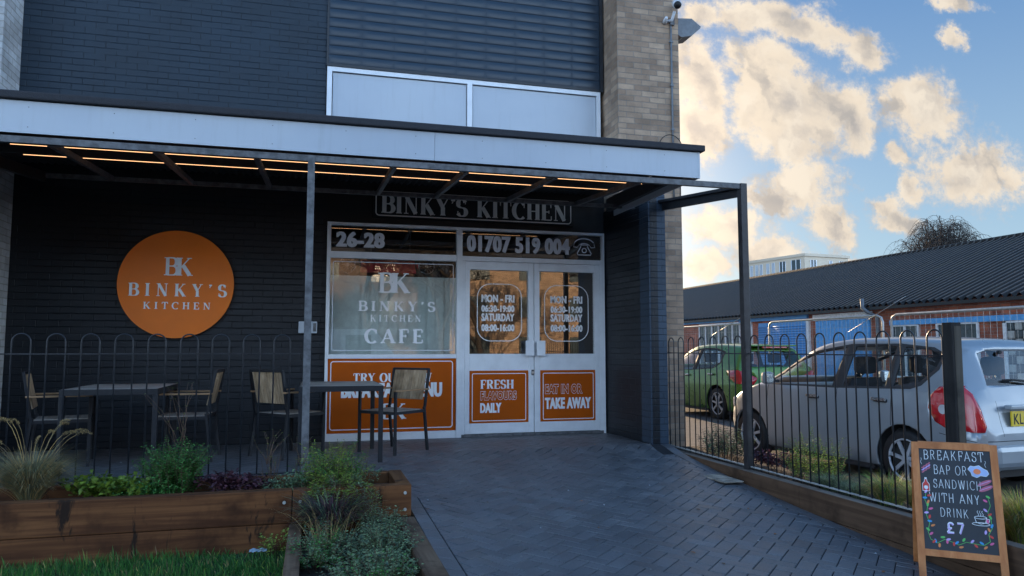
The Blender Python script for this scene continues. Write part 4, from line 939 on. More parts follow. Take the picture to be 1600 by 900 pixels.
tuft('green_grass_clump', (4.47, 3.82, -.14), 2600, .36, .34, ['leaf_l', 'straw', 'greytuft', 'leaf_l'], 'large yellowing grass clump right of the chalkboard', 0, wd=.0022, rr=.12)
tuft('green_grass_clump', (4.55, 3.35, -.14), 1800, .34, .32, ['leaf_l', 'straw', 'greytuft', 'leaf_l'], 'outermost grass clump at the right edge of the photo', 0, wd=.0022, rr=.12)
fl = MB()
for i in range(1500):
    x = 4.85 + abs(random.gauss(0, .35)); y = random.uniform(6.2, 8.2); z = -.296 + random.uniform(0, .012)
    leaf(fl, (x, y, z), (random.gauss(0, 1), random.gauss(0, 1), .1), .035, .011, 'leaf_fall', 0)
tag(fl.build('fallen_leaves', fixn=False), 'scatter of orange fallen leaves on the tarmac beside the silver car', 'leaves', kind='stuff')

# ================================================================= TABLES AND CHAIRS
def make_table():
    r = empty('patio_table')
    W, Dp = .40, .54
    b = MB()
    for i in range(7):
        a = -W + .012 + i * (2 * W - .024) / 7; b.bbox(-W + .012, W - .012, -Dp + .012 + i * (2 * Dp - .024) / 7 + .0015, -Dp + .012 + (i + 1) * (2 * Dp - .024) / 7 - .0015, .728, .745, 'tabletop', .002)
    b.build('tabletop', r)
    b = MB(); b.bbox(-W, W, -Dp, -Dp + .012, .69, .744, 'chairframe', .003); b.bbox(-W, W, Dp - .012, Dp, .69, .744, 'chairframe', .003); b.bbox(-W, -W + .012, -Dp + .012, Dp - .012, .69, .744, 'chairframe', .003); b.bbox(W - .012, W, -Dp + .012, Dp - .012, .69, .744, 'chairframe', .003)
    b.box(-W + .012, W - .012, -Dp + .012, Dp - .012, .715, .7275, 'chairframe'); b.build('apron', r)
    for sx_ in (-1, 1):
        for sy in (-1, 1):
            b = MB(); b.bbox(sx_ * (W - .022) - .022, sx_ * (W - .022) + .022, sy * (Dp - .022) - .022, sy * (Dp - .022) + .022, 0, .69, 'chairframe', .003); b.build('leg', r)
    return r
def make_chair():
    r = empty('patio_chair')           # faces +Y
    w2 = .255
    b = MB()
    for i in range(9):
        a = -w2 + .035 + i * (2 * w2 - .07) / 9; b.bbox(a + .002, a + (2 * w2 - .07) / 9 - .002, -.20, .25, .437, .450, 'tabletop', .002)
    b.build('seat', r)
    b = MB()
    b.bar((-w2, .25, .43), (w2, .25, .43), .022, .03, 'chairframe'); b.bar((-w2, -.21, .43), (w2, -.21, .43), .022, .03, 'chairframe')
    b.bar((-w2, -.21, .43), (-w2, .25, .43), .022, .03, 'chairframe'); b.bar((w2, -.21, .43), (w2, .25, .43), .022, .03, 'chairframe'); b.build('seat_frame', r)
    b = MB()
    for i in range(10):
        a = -w2 + .025 + (i + .5) * (2 * w2 - .05) / 10; b.bar((a, -.215, .55), (a, -.285, .865), (2 * w2 - .05) / 10 - .005, .012, 'chairslat', up=(0, 1, 0))
    b.build('backrest', r)
    b = MB(); b.bar((-w2, -.293, .88), (w2, -.293, .88), .026, .024, 'chairframe')
    for s_ in (-1, 1): b.bar((s_ * w2, -.225, .47), (s_ * w2, -.293, .885), .026, .022, 'chairframe', up=(0, 1, 0))
    b.build('back_frame', r)
    for s_ in (-1, 1):
        b = MB(); b.bbox(s_ * (w2 + .003) - .025, s_ * (w2 + .003) + .025, -.27, .27, .655, .672, 'armwood', .004); b.build('armrest', r)
        b = MB(); b.bar((s_ * w2, .25, 0), (s_ * w2, .25, .655), .026, .026, 'chairframe', up=(0, 1, 0)); b.build('leg', r)
        b = MB(); b.bar((s_ * w2, -.275, 0), (s_ * w2, -.215, .47), .026, .026, 'chairframe', up=(0, 1, 0)); b.build('leg', r)
    return r
t0 = make_table()
tag(t0, 'left patio table with a grey brown slatted top, under the round sign', 'table', 'slatted patio tables'); t0.location = (-1.74, 7.85, 0)
t1 = copy_tree(t0); t1.location = (.28, 7.90, 0); tag(t1, 'right patio table behind the steel post, before the orange panel', 'table', 'slatted patio tables')
c0 = make_chair()
def ch(o, x, y, fx, fy, label):
    o.location = (x, y, 0); o.rotation_euler = (0, 0, math.atan2(-fx, fy)); tag(o, label, 'chair', 'slatted patio armchairs')
ch(c0, .86, 8.15, -.4, -.36, 'patio chair with tan slatted back standing in front of the white shopfront')
c = copy_tree(c0); ch(c, -.23, 8.12, .43, .37, 'patio chair left of the right table, turned away to the doors')
c = copy_tree(c0); ch(c, -1.20, 8.08, -1, .04, 'patio chair at the right side of the left table under the round sign')
c = copy_tree(c0); ch(c, -2.32, 8.02, .97, .22, 'patio chair at the far left, nearest the dark wing wall')

# ================================================================= A-BOARD
ab = empty('chalkboard_sign', (3.95, 3.86, -.33), 0, 'orange wood framed chalkboard A-board advertising breakfast with any drink', 'a-board sign')
n2 = Vector((-.64, -.77, 0)).normalized(); w2_ = Vector((.77, -.64, 0)).normalized()
Tt = Vector((3.95, 3.86, .50)); Hs = .86
fdir = (n2 * .235 + Vector((0, 0, -.83))).normalized()          # down the front leaf
rdir = (n2 * -.27 + Vector((0, 0, -.83))).normalized()
fn = w2_.cross(fdir).normalized()
if fn.dot(n2) < 0: fn = -fn
def lf(a, d, depth, o=Tt, dn=fdir, nn=fn): return o + w2_ * a + dn * d + nn * depth    # a across, d down, depth outwards
def leafbar(mb, a0, a1, d0, d1, t0, t1, mat, dn=fdir, nn=fn):
    vs = [lf(a, d, t, Tt, dn, nn) for t in (t0, t1) for d in (d0, d1) for a in (a0, a1)]
    mb.add(vs, [(0, 2, 3, 1), (4, 5, 7, 6), (0, 1, 5, 4), (2, 6, 7, 3), (0, 4, 6, 2), (1, 3, 7, 5)], mat)
HW = .235; RW = .04
b = MB()
leafbar(b, -HW, -HW + RW, 0, Hs, -.012, .012, 'aframe'); leafbar(b, HW - RW, HW, 0, Hs, -.012, .012, 'aframe')
leafbar(b, -HW + RW, HW - RW, .0, RW, -.011, .011, 'aframe'); leafbar(b, -HW + RW, HW - RW, .655, .655 + RW, -.011, .011, 'aframe'); local(b.build('front_frame', ab), ab)
rn = w2_.cross(rdir).normalized()
if rn.dot(n2) > 0: rn = -rn
b = MB()
for a in (-HW, HW - RW): leafbar(b, a + .001, a + RW - .001, .02, Hs + .01, .002, .022, 'aframe', rdir, rn)
leafbar(b, -HW + RW, HW - RW, .0, RW, .003, .02, 'aframe', rdir, rn); leafbar(b, -HW + RW, HW - RW, .655, .655 + RW, .003, .02, 'aframe', rdir, rn); local(b.build('rear_frame', ab), ab)
b = MB(); leafbar(b, -HW + RW, HW - RW, RW, .655, -.004, .004, 'chalkboard'); local(b.build('chalkboard', ab), ab)
BW = HW - RW
def tb(x, y_, z): return tuple(lf(x, z, .0048 + y_))        # x across, z = distance down, y_ = outward lift
def wr(text, a0, a1, d0, d1, th=.055, mat='chalk'):
    l = MB(); serif(l, text, a0, a1, d0, d1, 0, mat, .1, th, .12, hand=True, tf0=lambda a, b_, c_: tb(a, -b_, d0 + d1 - c_))
    return l
for tx, a0, a1, d0, d1 in (('BREAKFAST', -.172, .16, .048, .108), ('BAP OR', -.12, .065, .140, .197), ('SANDWICH', -.125, .135, .228, .282), ('WITH ANY', -.155, .12, .312, .368), ('DRINK', -.10, .055, .402, .455)):
    l = MB(); serif(l, tx, a0, a1, d0, d1, 0, 'chalk', .1, .036, .13, hand=True, tf0=lambda a, b_, c_, q=d0 + d1: tb(a, -b_, q - c_)); local(l.build('chalk_writing', ab), ab)
l = MB()
for k in range(2): serif(l, '£7', -.07, .025, .488 - .004 * k, .548 - .004 * k, 0, 'c_lilac' if k else 'chalk', .1, .09 - .045 * k, .2, hand=True, tf0=lambda a, b_, c_, q=1.036, k=k: tb(a, -b_ + .001 + .0006 * k, q - c_))
local(l.build('chalk_writing', ab), ab)
def blob(mb, poly, mat, lift=.0006): mb.add([tb(a, lift, d) for a, d in poly], [tuple(range(len(poly)))], mat)
def line(mb, pts, wd, mat, lift=.0009):
    for i in range(len(pts) - 1):
        a = Vector(pts[i]); c_ = Vector(pts[i + 1]); d = (c_ - a)
        if d.length < 1e-6: continue
        d.normalize(); nn = Vector((-d.y, d.x)) * wd / 2; blob(mb, [a - nn, a + nn, c_ + nn, c_ - nn], mat, lift + (i % 5) * .00008)
def ell(cx, cd_, rx, ry, ang=0, n=16):
    ca, sa = math.cos(ang), math.sin(ang); return [(cx + ca * rx * math.cos(t) - sa * ry * math.sin(t), cd_ + sa * rx * math.cos(t) + ca * ry * math.sin(t)) for t in [2 * math.pi * i / n for i in range(n)]]
l = MB()
egg = [(.07, .155), (.085, .135), (.105, .138), (.13, .13), (.152, .148), (.172, .158), (.180, .178), (.165, .195), (.135, .192), (.115, .205), (.09, .195), (.085, .175)]
blob(l, egg, 'c_egg', .0005); line(l, egg + [egg[0]], .003, 'chalk'); blob(l, ell(.118, .168, .02, .017), 'c_yolk', .0014)
local(l.build('chalk_drawing', ab), ab); l = MB()
for (a, d) in ((.135, .235), (.14, .268)):
    blob(l, ell(a + .018, d, .042, .013, -.45), 'c_bacon', .0006); line(l, [(a - .012, d + .012), (a + .046, d - .014)], .003, 'c_lilac', .0014)
local(l.build('chalk_drawing', ab), ab); l = MB()
for k in range(3):
    line(l, [(-.185 + i * .008, .165 + k * .014 - i * .006 + (.003 if i % 2 else -.003)) for i in range(7)], .008, 'c_bacon' if k != 1 else 'c_lilac', .0007 + k * .0007)
local(l.build('chalk_drawing', ab), ab); l = MB()
bt = [(-.172, .232), (-.160, .232), (-.158, .248), (-.147, .262), (-.147, .305), (-.185, .305), (-.185, .262), (-.174, .248)]
blob(l, bt, 'c_red', .0006); line(l, bt + [bt[0]], .0028, 'chalk'); blob(l, ell(-.166, .283, .012, .012, 0, 8), 'chalk', .0016); blob(l, [(-.172, .222), (-.160, .222), (-.160, .232), (-.172, .232)], 'chalk', .0016)
local(l.build('chalk_drawing', ab), ab); l = MB()
cupx, cupd = .115, .455
line(l, ell(cupx, cupd - .012, .032, .008)[:] + [ell(cupx, cupd - .012, .032, .008)[0]], .003, 'chalk'); line(l, [(cupx - .032, cupd - .01), (cupx - .024, cupd + .018), (cupx, cupd + .026), (cupx + .024, cupd + .018), (cupx + .032, cupd - .01)], .003, 'chalk', .0013)
line(l, [(cupx + .03, cupd - .006), (cupx + .046, cupd - .004), (cupx + .044, cupd + .012), (cupx + .024, cupd + .016)], .003, 'chalk', .0013); line(l, ell(cupx, cupd + .027, .047, .009) + [ell(cupx, cupd + .027, .047, .009)[0]], .003, 'chalk', .0017)
for k in (-1, 0, 1): line(l, [(cupx + k * .012 + .004 * math.sin(i * 1.3), cupd - .022 - i * .006) for i in range(6)], .0025, 'chalk')
for s_, x in ((1, .165), (-1, -.185)): line(l, [(x + .003 * math.sin(i * 1.5), .10 + i * .008) for i in range(6)], .002, 'chalk')
local(l.build('chalk_drawing', ab), ab)
l = MB(); path = [(.165, .33), (.172, .37), (.155, .41), (.168, .45), (.172, .50), (.150, .54), (.155, .58), (.12, .605), (.07, .60), (.03, .595), (-.01, .615), (-.05, .60), (-.085, .59), (-.125, .615), (-.16, .595), (-.172, .55), (-.16, .50), (-.175, .45), (-.165, .40), (-.178, .36), (-.17, .32)]
line(l, path, .0028, 'c_green'); cols = ['c_green', 'c_pink', 'c_blue', 'c_orange', 'c_lilac', 'c_red']
for i, (a, d) in enumerate(path):
    for s_ in (-1, 1):
        if random.random() < .2: continue
        ang = random.uniform(0, 3.1); blob(l, ell(a + s_ * .011 + random.uniform(-.004, .004) if abs(a) < .16 else a - math.copysign(.008, a) * (s_ + 1.2), d + s_ * .012, .013, .0065, ang, 12), cols[(i * 2 + (s_ > 0)) % 6], .0012 + .0002 * (i % 4))
local(l.build('fairy_light_drawing', ab), ab)
# ================================================================= CARS
def inpoly(p, poly):
    x, y = p; c = False; n = len(poly)
    for i in range(n):
        x1, y1 = poly[i]; x2, y2 = poly[i - 1]
        if (y1 > y) != (y2 > y) and x < (x2 - x1) * (y - y1) / (y2 - y1 + 1e-12) + x1: c = not c
    return c
def cutreg(bm, lay, poly, axes, filt, tagv):
    """cut convex poly (in the plane of axes) into the surface and tag the faces inside"""
    i0, i1 = axes; mn0 = min(p[0] for p in poly) - .08; mx0 = max(p[0] for p in poly) + .08; mn1 = min(p[1] for p in poly) - .08; mx1 = max(p[1] for p in poly) + .08
    def near(f):
        return filt(f) and max(v.co[i0] for v in f.verts) > mn0 and min(v.co[i0] for v in f.verts) < mx0 and max(v.co[i1] for v in f.verts) > mn1 and min(v.co[i1] for v in f.verts) < mx1
    for k in range(len(poly)):
        a = poly[k - 1]; b_ = poly[k]; co = [0, 0, 0]; no = [0, 0, 0]
        co[i0], co[i1] = a; no[i0], no[i1] = -(b_[1] - a[1]), b_[0] - a[0]
        fs = [f for f in bm.faces if near(f)]
        es = set(e for f in fs for e in f.edges); vs = set(v for f in fs for v in f.verts)
        bmesh.ops.bisect_plane(bm, geom=list(fs) + list(es) + list(vs), plane_co=co, plane_no=Vector(no).normalized(), dist=1e-5)
    bm.faces.ensure_lookup_table()
    for f in bm.faces:
        if filt(f):
            c = f.calc_center_median()
            if inpoly((c[i0], c[i1]), poly): f[lay] = tagv
def car(name, label, st, W, loc, rz, paint, wins, quarter, rearwin, front, tails_side, tails_rear, arches, wr_, wz, seams, plate, hand):
    root = empty(name, loc, rz, label, 'car')
    rows = []
    def sec(y, w_, zs, zb, zt, wr):
        bulge = [(w_ * .90, zs), (w_ * .965, zs + .03), (w_ * .99, zs + .16), (w_, zs + .32 * (zb - zs) + .05), (w_ * 1.0, zs + .62 * (zb - zs)), (w_ * .985, zs + .82 * (zb - zs)), (w_ * .965, zb - .025), (w_ * .952, zb)]
        g = max(zt - zb, .012); pts = bulge
        we = w_ * .945
        for t in (.25, .5, .75): pts.append((we + (wr - we) * (t ** 1.25), zb + (g - .055 * min(1, g / .2)) * t))
        pts += [(wr - .012, zb + g - .04 * min(1, g / .2)), (wr - .05, zb + g - .016 * min(1, g / .2)), (wr * .72, zb + g), (wr * .36, zb + g + .012), (0, zb + g + .016)]
        return pts
    # refine stations
    fine_ = []
    for i in range(len(st) - 1):
        n = max(1, int((st[i + 1][0] - st[i][0]) / .07))
        for k in range(n):
            t = k / n
            # Catmull-Rom
            p0 = st[max(i - 1, 0)]; p1_ = st[i]; p2_ = st[i + 1]; p3 = st[min(i + 2, len(st) - 1)]
            q = [p1_[0] + (p2_[0] - p1_[0]) * t]
            for a in range(1, 6):
                h = p2_[0] - p1_[0]; m1 = (p2_[a] - p0[a]) / max(p2_[0] - p0[0], 1e-6) * h; m2 = (p3[a] - p1_[a]) / max(p3[0] - p1_[0], 1e-6) * h
                q.append((2 * t ** 3 - 3 * t * t + 1) * p1_[a] + (t ** 3 - 2 * t * t + t) * m1 + (-2 * t ** 3 + 3 * t * t) * p2_[a] + (t ** 3 - t * t) * m2)
            fine_.append(q)
    fine_.append(list(st[-1]))
    bm = bmesh.new(); R_ = []
    for (y, w_, zs, zb, zt, wr) in fine_:
        half = sec(y, w_, zs, zb, zt, wr); ring = [(W / 2 - x, y, z) for x, z in half] + [(W / 2 + x, y, z) for x, z in reversed(half[:-1])]
        R_.append([bm.verts.new(p) for p in ring])
    n = len(R_[0])
    for a, b_ in zip(R_[:-1], R_[1:]):
        for i in range(n - 1): bm.faces.new((a[i], a[i + 1], b_[i + 1], b_[i]))
    for rg in (R_[0], R_[-1]):
        h = n // 2
        for i in range(h): 
            q = [rg[i], rg[i + 1], rg[n - 2 - i], rg[n - 1 - i]]
            if len(set(q)) == 4: bm.faces.new(q)
            elif len(set(q)) == 3: bm.faces.new(list(dict.fromkeys(q)))
    bmesh.ops.recalc_face_normals(bm, faces=bm.faces); bm.normal_update()
    if max(bm.faces, key=lambda f: f.calc_center_median().z).normal.z < 0: bmesh.ops.reverse_faces(bm, faces=bm.faces); bm.normal_update()
    lay = bm.faces.layers.int.new('part')
    side = lambda f: f[lay] == 0 and abs(f.normal.x) > .55
    for k, poly in enumerate(wins): cutreg(bm, lay, poly, (1, 2), side, 10 + k)
    if quarter: cutreg(bm, lay, quarter, (1, 2), side, 50)
    cutreg(bm, lay, rearwin, (0, 2), lambda f: f[lay] == 0 and f.normal.y < -.25 and f.calc_center_median().y < .6, 20)
    cutreg(bm, lay, front, (0, 2), lambda f: f[lay] == 0 and f.normal.y > .2 and f.calc_center_median().z > .9 and f.calc_center_median().y > 1, 21)
    for poly in arches: cutreg(bm, lay, poly, (1, 2), lambda f: f[lay] == 0 and abs(f.normal.x) > .35, 99)
    if tails_side: cutreg(bm, lay, tails_side, (1, 2), side, 30)
    for poly in tails_rear: cutreg(bm, lay, poly, (0, 2), lambda f: f[lay] == 0 and f.normal.y < -.2 and f.calc_center_median().y < .3, 30)
    for poly, ax in seams:
        cutreg(bm, lay, poly, ax, side if ax == (1, 2) else (lambda f: f[lay] == 0 and f.normal.y < -.3), 50)
    def extract(tags, nm, mats, off=0, solid=0, parent_=root, sidef=None):
        b2 = bm.copy(); l2 = b2.faces.layers.int['part']
        bmesh.ops.delete(b2, geom=[f for f in b2.faces if f[l2] not in tags or (sidef and not sidef(f.calc_center_median()))], context='FACES')
        if not b2.faces: b2.free(); return None
        b2.normal_update()
        if off:
            for v in b2.verts: v.co += v.normal * off
        for f in b2.faces: f.smooth = True; f.material_index = 1 if f[l2] == 50 else 0
        me = bpy.data.meshes.new(nm); b2.to_mesh(me); b2.free()
        for m in mats: me.materials.append(M[m])
        o = bpy.data.objects.new(nm, me); col.objects.link(o); o.parent = parent_
        if solid:
            md = o.modifiers.new('s', 'SOLIDIFY'); md.thickness = solid; md.offset = -1; md.material_offset = 0
        return o
    extract({0, 50}, 'body', [paint, 'seam'], 0, .02)
    mid = W / 2
    for k in range(len(wins)):
        for f_ in (lambda c: c.x < mid, lambda c: c.x > mid): extract({10 + k}, 'window', ['carglass'], -.006, 0, root, f_)
    extract({20}, 'rear_window', ['carglass'], -.006); extract({21}, 'windscreen', ['carglass'], -.006)
    for f_ in (lambda c: c.x < mid, lambda c: c.x > mid): extract({30}, 'tail_light', ['redlens'], .004, .02, root, f_)
    bm.free()
    # wheels
    for (wy, lx) in ((wz[0], 1), (wz[1], 1), (wz[0], -1), (wz[1], -1)):
        cx = .11 if lx == 1 else W - .11
        t_ = MB(); prof = [(-.09, wr_ * .70), (-.095, wr_ * .93), (-.07, wr_), (.07, wr_), (.095, wr_ * .93), (.09, wr_ * .70)]
        K = 40; vs = []
        for j in range(K):
            a = 2 * math.pi * j / K
            for (px, pr) in prof: vs.append((cx + px, wy + pr * math.cos(a), wr_ + pr * math.sin(a)))
        t_.add(vs, [(j * 6 + i, j * 6 + i + 1, ((j + 1) % K) * 6 + i + 1, ((j + 1) % K) * 6 + i) for j in range(K) for i in range(5)], 'rubber', True)
        wo = t_.build('wheel', root)
        r_ = MB(); sx_ = -lx; fx = cx + sx_ * .075
        r_.tube([(cx + sx_ * .08, wy + wr_ * .69 * math.cos(a), wr_ + wr_ * .69 * math.sin(a)) for a in [2 * math.pi * j / 36 for j in range(37)]], .013, 'alloy', 8)
        r_.disc((cx + sx_ * .01, wy, wr_), wr_ * .70, 'seam', 'x', .02, 36)
        for j in range(7):
            a = 2 * math.pi * j / 7 + .2; r_.bar((fx, wy, wr_), (fx, wy + wr_ * .68 * math.cos(a), wr_ + wr_ * .68 * math.sin(a)), .034, .02, 'alloy', up=(1, 0, 0))
        r_.disc((fx, wy, wr_), .045, 'alloy', 'x', .035, 20); r_.build('rim', wo)
        a_ = MB(); ar = MB(); cy_ = [(wy + (wr_ + .07) * math.cos(R(t)), wr_ + (wr_ + .07) * math.sin(R(t))) for t in range(-30, 211, 12)]
        xa, xb_ = (.03, .36) if lx == 1 else (W - .36, W - .03)
        ar.add([(x, y, z) for y, z in cy_ for x in (xa, xb_)] , [(2 * i, 2 * i + 1, 2 * i + 3, 2 * i + 2) for i in range(len(cy_) - 1)], 'seam', True); ar.build('wheel_arch', root)
    u = MB(); L = st[-1][0]; u.box(.045, .09, .78 + .42, wz[1] - .42, .14, .22, 'seam'); u.box(W - .09, W - .045, .78 + .42, wz[1] - .42, .14, .22, 'seam')
    u.box(.2, W - .2, .25, L - .35, .17, .36, 'seam'); u.box(.40, W - .40, .1, L - .15, .2, .5, 'seam'); u.build('underbody', root)
    i_ = MB(); i_.box(.12, W - .12, .5, 2.9 * L / 3.83, .36, .42, 'seat'); i_.box(.14, W - .14, .12, .75, .42, .80, 'seat')
    i_.bbox(.16, W - .16, 2.55 * L / 3.83, 2.95 * L / 3.83, .6, .97, 'dash', .04); i_.build('interior', root)
    for (sx_, sy, nseat) in ((.42, 1.75, 1), (W - .42, 1.75, 1), (.42, .85, 1), (W - .42, .85, 1)):
        s_ = MB(); sy = sy * L / 3.83
        s_.bbox(sx_ - .24, sx_ + .24, sy, sy + .5, .42, .58, 'seat', .05); s_.bbox(sx_ - .24, sx_ + .24, sy - .14, sy + .02, .5, 1.08, 'seat', .06); s_.bbox(sx_ - .13, sx_ + .13, sy - .16, sy - .05, 1.12, 1.32, 'seat', .045)
        s_.tube([(sx_ - .05, sy - .1, 1.05), (sx_ - .05, sy - .1, 1.15)], .008, 'chrome', 6); s_.tube([(sx_ + .05, sy - .1, 1.05), (sx_ + .05, sy - .1, 1.15)], .008, 'chrome', 6); s_.build('seat', root)
    for hy, hz in hand:
        h = MB(); h.bbox(-.032, -.012, hy - .09, hy + .09, hz - .016, hz + .018, 'chrome', .007); h.bbox(-.014, .03, hy - .08, hy + .08, hz - .03, hz + .0, 'seam', .008); h.build('door_handle', root)
    m_ = MB(); my = 2.62 * L / 3.83
    for sx_ in (-1, 1):
        x0 = .02 if sx_ < 0 else W - .02
        h = MB(); xs_ = sorted((x0 + sx_ * .05, x0 + sx_ * .21)); h.bbox(xs_[0], xs_[1], my, my + .10, .965, 1.12, paint, .048); h.bar((x0 - sx_ * .04, my + .06, 1.0), (x0 + sx_ * .08, my + .05, 1.02), .03, .03, 'seam')
        h.box(xs_[0] + .02, xs_[1] - .02, my - .004, my, .99, 1.10, 'chrome'); h.build('wing_mirror', root)
    return root
def circ(cy, cz, r, n=18, a0=-25, a1=205): return [(cy + r * math.cos(R(a0 + (a1 - a0) * i / n)), cz + r * math.sin(R(a0 + (a1 - a0) * i / n))) for i in range(n + 1)]
# stations: y, half width, sill z, belt z, top z, roof half width
S1 = [(-.06, .66, .30, .62, .63, .5), (-.03, .76, .24, .70, .74, .56), (.0, .80, .21, .84, .90, .60), (.05, .82, .20, .98, 1.04, .62), (.12, .832, .19, 1.03, 1.22, .61), (.22, .837, .18, 1.03, 1.42, .59), (.34, .838, .18, 1.02, 1.475, .60), (.8, .838, .17, 1.0, 1.51, .625),
      (1.4, .838, .17, .985, 1.525, .635), (1.9, .838, .17, .97, 1.50, .63), (2.3, .838, .17, .96, 1.40, .62), (2.7, .838, .17, .95, 1.22, .60), (3.05, .835, .17, .94, 1.04, .62), (3.2, .825, .18, .91, .95, .66), (3.45, .80, .19, .83, .86, .62), (3.65, .75, .21, .72, .75, .55), (3.78, .66, .25, .58, .60, .48), (3.83, .55, .30, .50, .51, .42)]
wr1 = .293
wins1 = [[(2.88, .975), (2.83, 1.03), (2.48, 1.24), (2.14, 1.355), (1.66, 1.425), (1.76, .99)], [(1.60, .995), (1.53, 1.43), (1.10, 1.44), (.98, 1.43), (1.02, 1.01)], [(.92, 1.02), (.88, 1.42), (.60, 1.40), (.44, 1.34), (.46, 1.22), (.60, 1.08)]]
sm1 = [([(1.67, .22), (1.679, .22), (1.679, .97), (1.67, .97)], (1, 2)), ([(2.84, .3), (2.849, .3), (2.849, .96), (2.84, .96)], (1, 2)), ([(.92, .62), (.929, .62), (.929, .98), (.92, .98)], (1, 2)), ([(0, .55), (.36, .60), (.36, .606), (0, .556)], (1, 2)), ([(.12, .555), (1.55, .555), (1.55, .563), (.12, .563)], (0, 2)), ([(.30, .6), (.305, .6), (.305, .92), (.30, .92)], (0, 2))]
c1 = car('parked_car', 'silver grey hatchback parked beside the railing, its rear to the camera', S1, 1.675, (5.82, 5.45, -.3), R(4.6), 'silver', wins1, [(3.02, .955), (2.90, 1.05), (2.48, 1.275), (2.14, 1.385), (1.60, 1.46), (.95, 1.46), (.55, 1.42), (.40, 1.35), (.42, 1.20), (.58, 1.04), (.70, 1.0), (1.7, .965)],
    [(.27, 1.06), (1.405, 1.06), (1.34, 1.36), (1.2, 1.39), (.47, 1.39), (.335, 1.36)], [(.145, 1.05), (1.53, 1.05), (1.455, 1.37), (1.40, 1.40), (.275, 1.40), (.22, 1.37)],
    [(-.08, .64), (.27, .65), (.40, .71), (.475, .83), (.46, .95), (.37, 1.04), (.10, 1.06), (-.08, 1.0)], [[(-.02, .64), (.10, .64), (.125, .70), (.06, 1.04), (-.02, 1.05)], [(1.695, .64), (1.575, .64), (1.55, .70), (1.615, 1.04), (1.695, 1.05)]],
    [circ(.78, wr1, wr1 + .06), circ(3.20, wr1, wr1 + .06)], wr1, (.78, 3.20), sm1, None, ((2.02, .86), (1.05, .88)))
b = MB(); b.bbox(.40, .96, -.072, -.055, .69, .83, 'plate', .003)
sans(b, 'KLO3 XPE', .422, .935, .708, .808, -.0735, 'black', .012); b.build('number_plate', c1)
b = MB(); b.bbox(.36, 1.315, -.10, -.03, .845, .885, 'silver', .01); b.build('plate_trim', c1)
b = MB(); b.bbox(.15, 1.525, -.11, .02, .32, .52, 'silver', .05); b.build('bumper', c1)
b = MB(); b.disc((.005, .31, .83), .045, 'clearlens', 'x', .02, 20); b.build('reversing_lamp', c1)
b = MB(); b.tube([(.83, .02, 1.09), (.60, .045, 1.11), (.48, .06, 1.105)], .012, 'rubber', 6); b.build('rear_wiper', c1)
b = MB(); b.disc((.60, .17, 1.37), .018, 'rubber', 'y', .03, 14); b.build('washer_nozzle', c1)
for i in range(2):
    b = MB(); b.bbox(.08 if i == 0 else 1.40, .28 if i == 0 else 1.60, 3.50, 3.66, .60, .76, 'clearlens', .04); b.build('headlight', c1)
S2 = [(-.06, .68, .32, .64, .66, .5), (-.02, .80, .24, .78, .82, .56), (.03, .86, .21, .95, 1.02, .60), (.10, .875, .20, 1.02, 1.20, .60), (.20, .88, .18, 1.03, 1.38, .60), (.34, .88, .18, 1.02, 1.45, .62), (.9, .88, .17, 1.0, 1.50, .645),
      (1.5, .88, .17, .98, 1.505, .65), (2.0, .88, .17, .96, 1.47, .64), (2.4, .88, .17, .95, 1.36, .62), (2.8, .88, .17, .94, 1.16, .60), (3.1, .875, .17, .93, 1.0, .64), (3.35, .86, .18, .88, .91, .66), (3.65, .82, .2, .78, .8, .6), (3.88, .72, .24, .62, .64, .5), (3.97, .58, .3, .5, .51, .42)]
wins2 = [[(2.9, .97), (2.5, 1.20), (2.1, 1.34), (1.72, 1.39), (1.80, .98)], [(1.65, .99), (1.60, 1.40), (1.1, 1.40), (.78, 1.33), (.80, 1.14), (1.0, 1.03)]]
c2 = car('parked_car', 'green hatchback parked beyond the silver car, red tail lamp towards the camera', S2, 1.76, (7.85, 12.5, -.3), R(1), 'green', wins2, [(3.0, .95), (2.5, 1.235), (2.1, 1.365), (1.6, 1.425), (1.1, 1.425), (.72, 1.35), (.74, 1.12), (.98, 1.01), (1.8, .96)],
    [(.28, 1.06), (1.48, 1.06), (1.40, 1.36), (.36, 1.36)], [(.27, 1.06), (1.49, 1.06), (1.35, 1.37), (.41, 1.37)],
    [(-.05, .74), (.12, .74), (.34, .84), (.46, .98), (.10, 1.0), (-.05, .96)], [[(-.02, .74), (.30, .72), (.40, .84), (.12, .98), (-.02, .98)], [(1.78, .74), (1.46, .72), (1.36, .84), (1.64, .98), (1.78, .98)]],
    [circ(.82, .315, .375), circ(3.28, .315, .375)], .315, (.82, 3.28), [([(1.72, .22), (1.726, .22), (1.726, .96), (1.72, .96)], (1, 2)), ([(2.85, .3), (2.856, .3), (2.856, .95), (2.85, .95)], (1, 2))], None, ((1.95, .86), (1.0, .90)))
b = MB(); b.bbox(.35, 1.41, .10, .40, 1.455, 1.485, 'green', .012); b.build('spoiler', c2)
b = MB(); b.bbox(.62, 1.14, -.06, -.03, .60, .72, 'plate', .003); b.build('number_plate', c2)
b = MB(); b.bbox(.15, 1.61, -.09, .02, .30, .50, 'green', .05); b.build('bumper', c2)
b = MB(); b.bbox(.6, 1.16, .095, .11, 1.42, 1.45, 'redlens', .004); b.build('brake_light', c2)

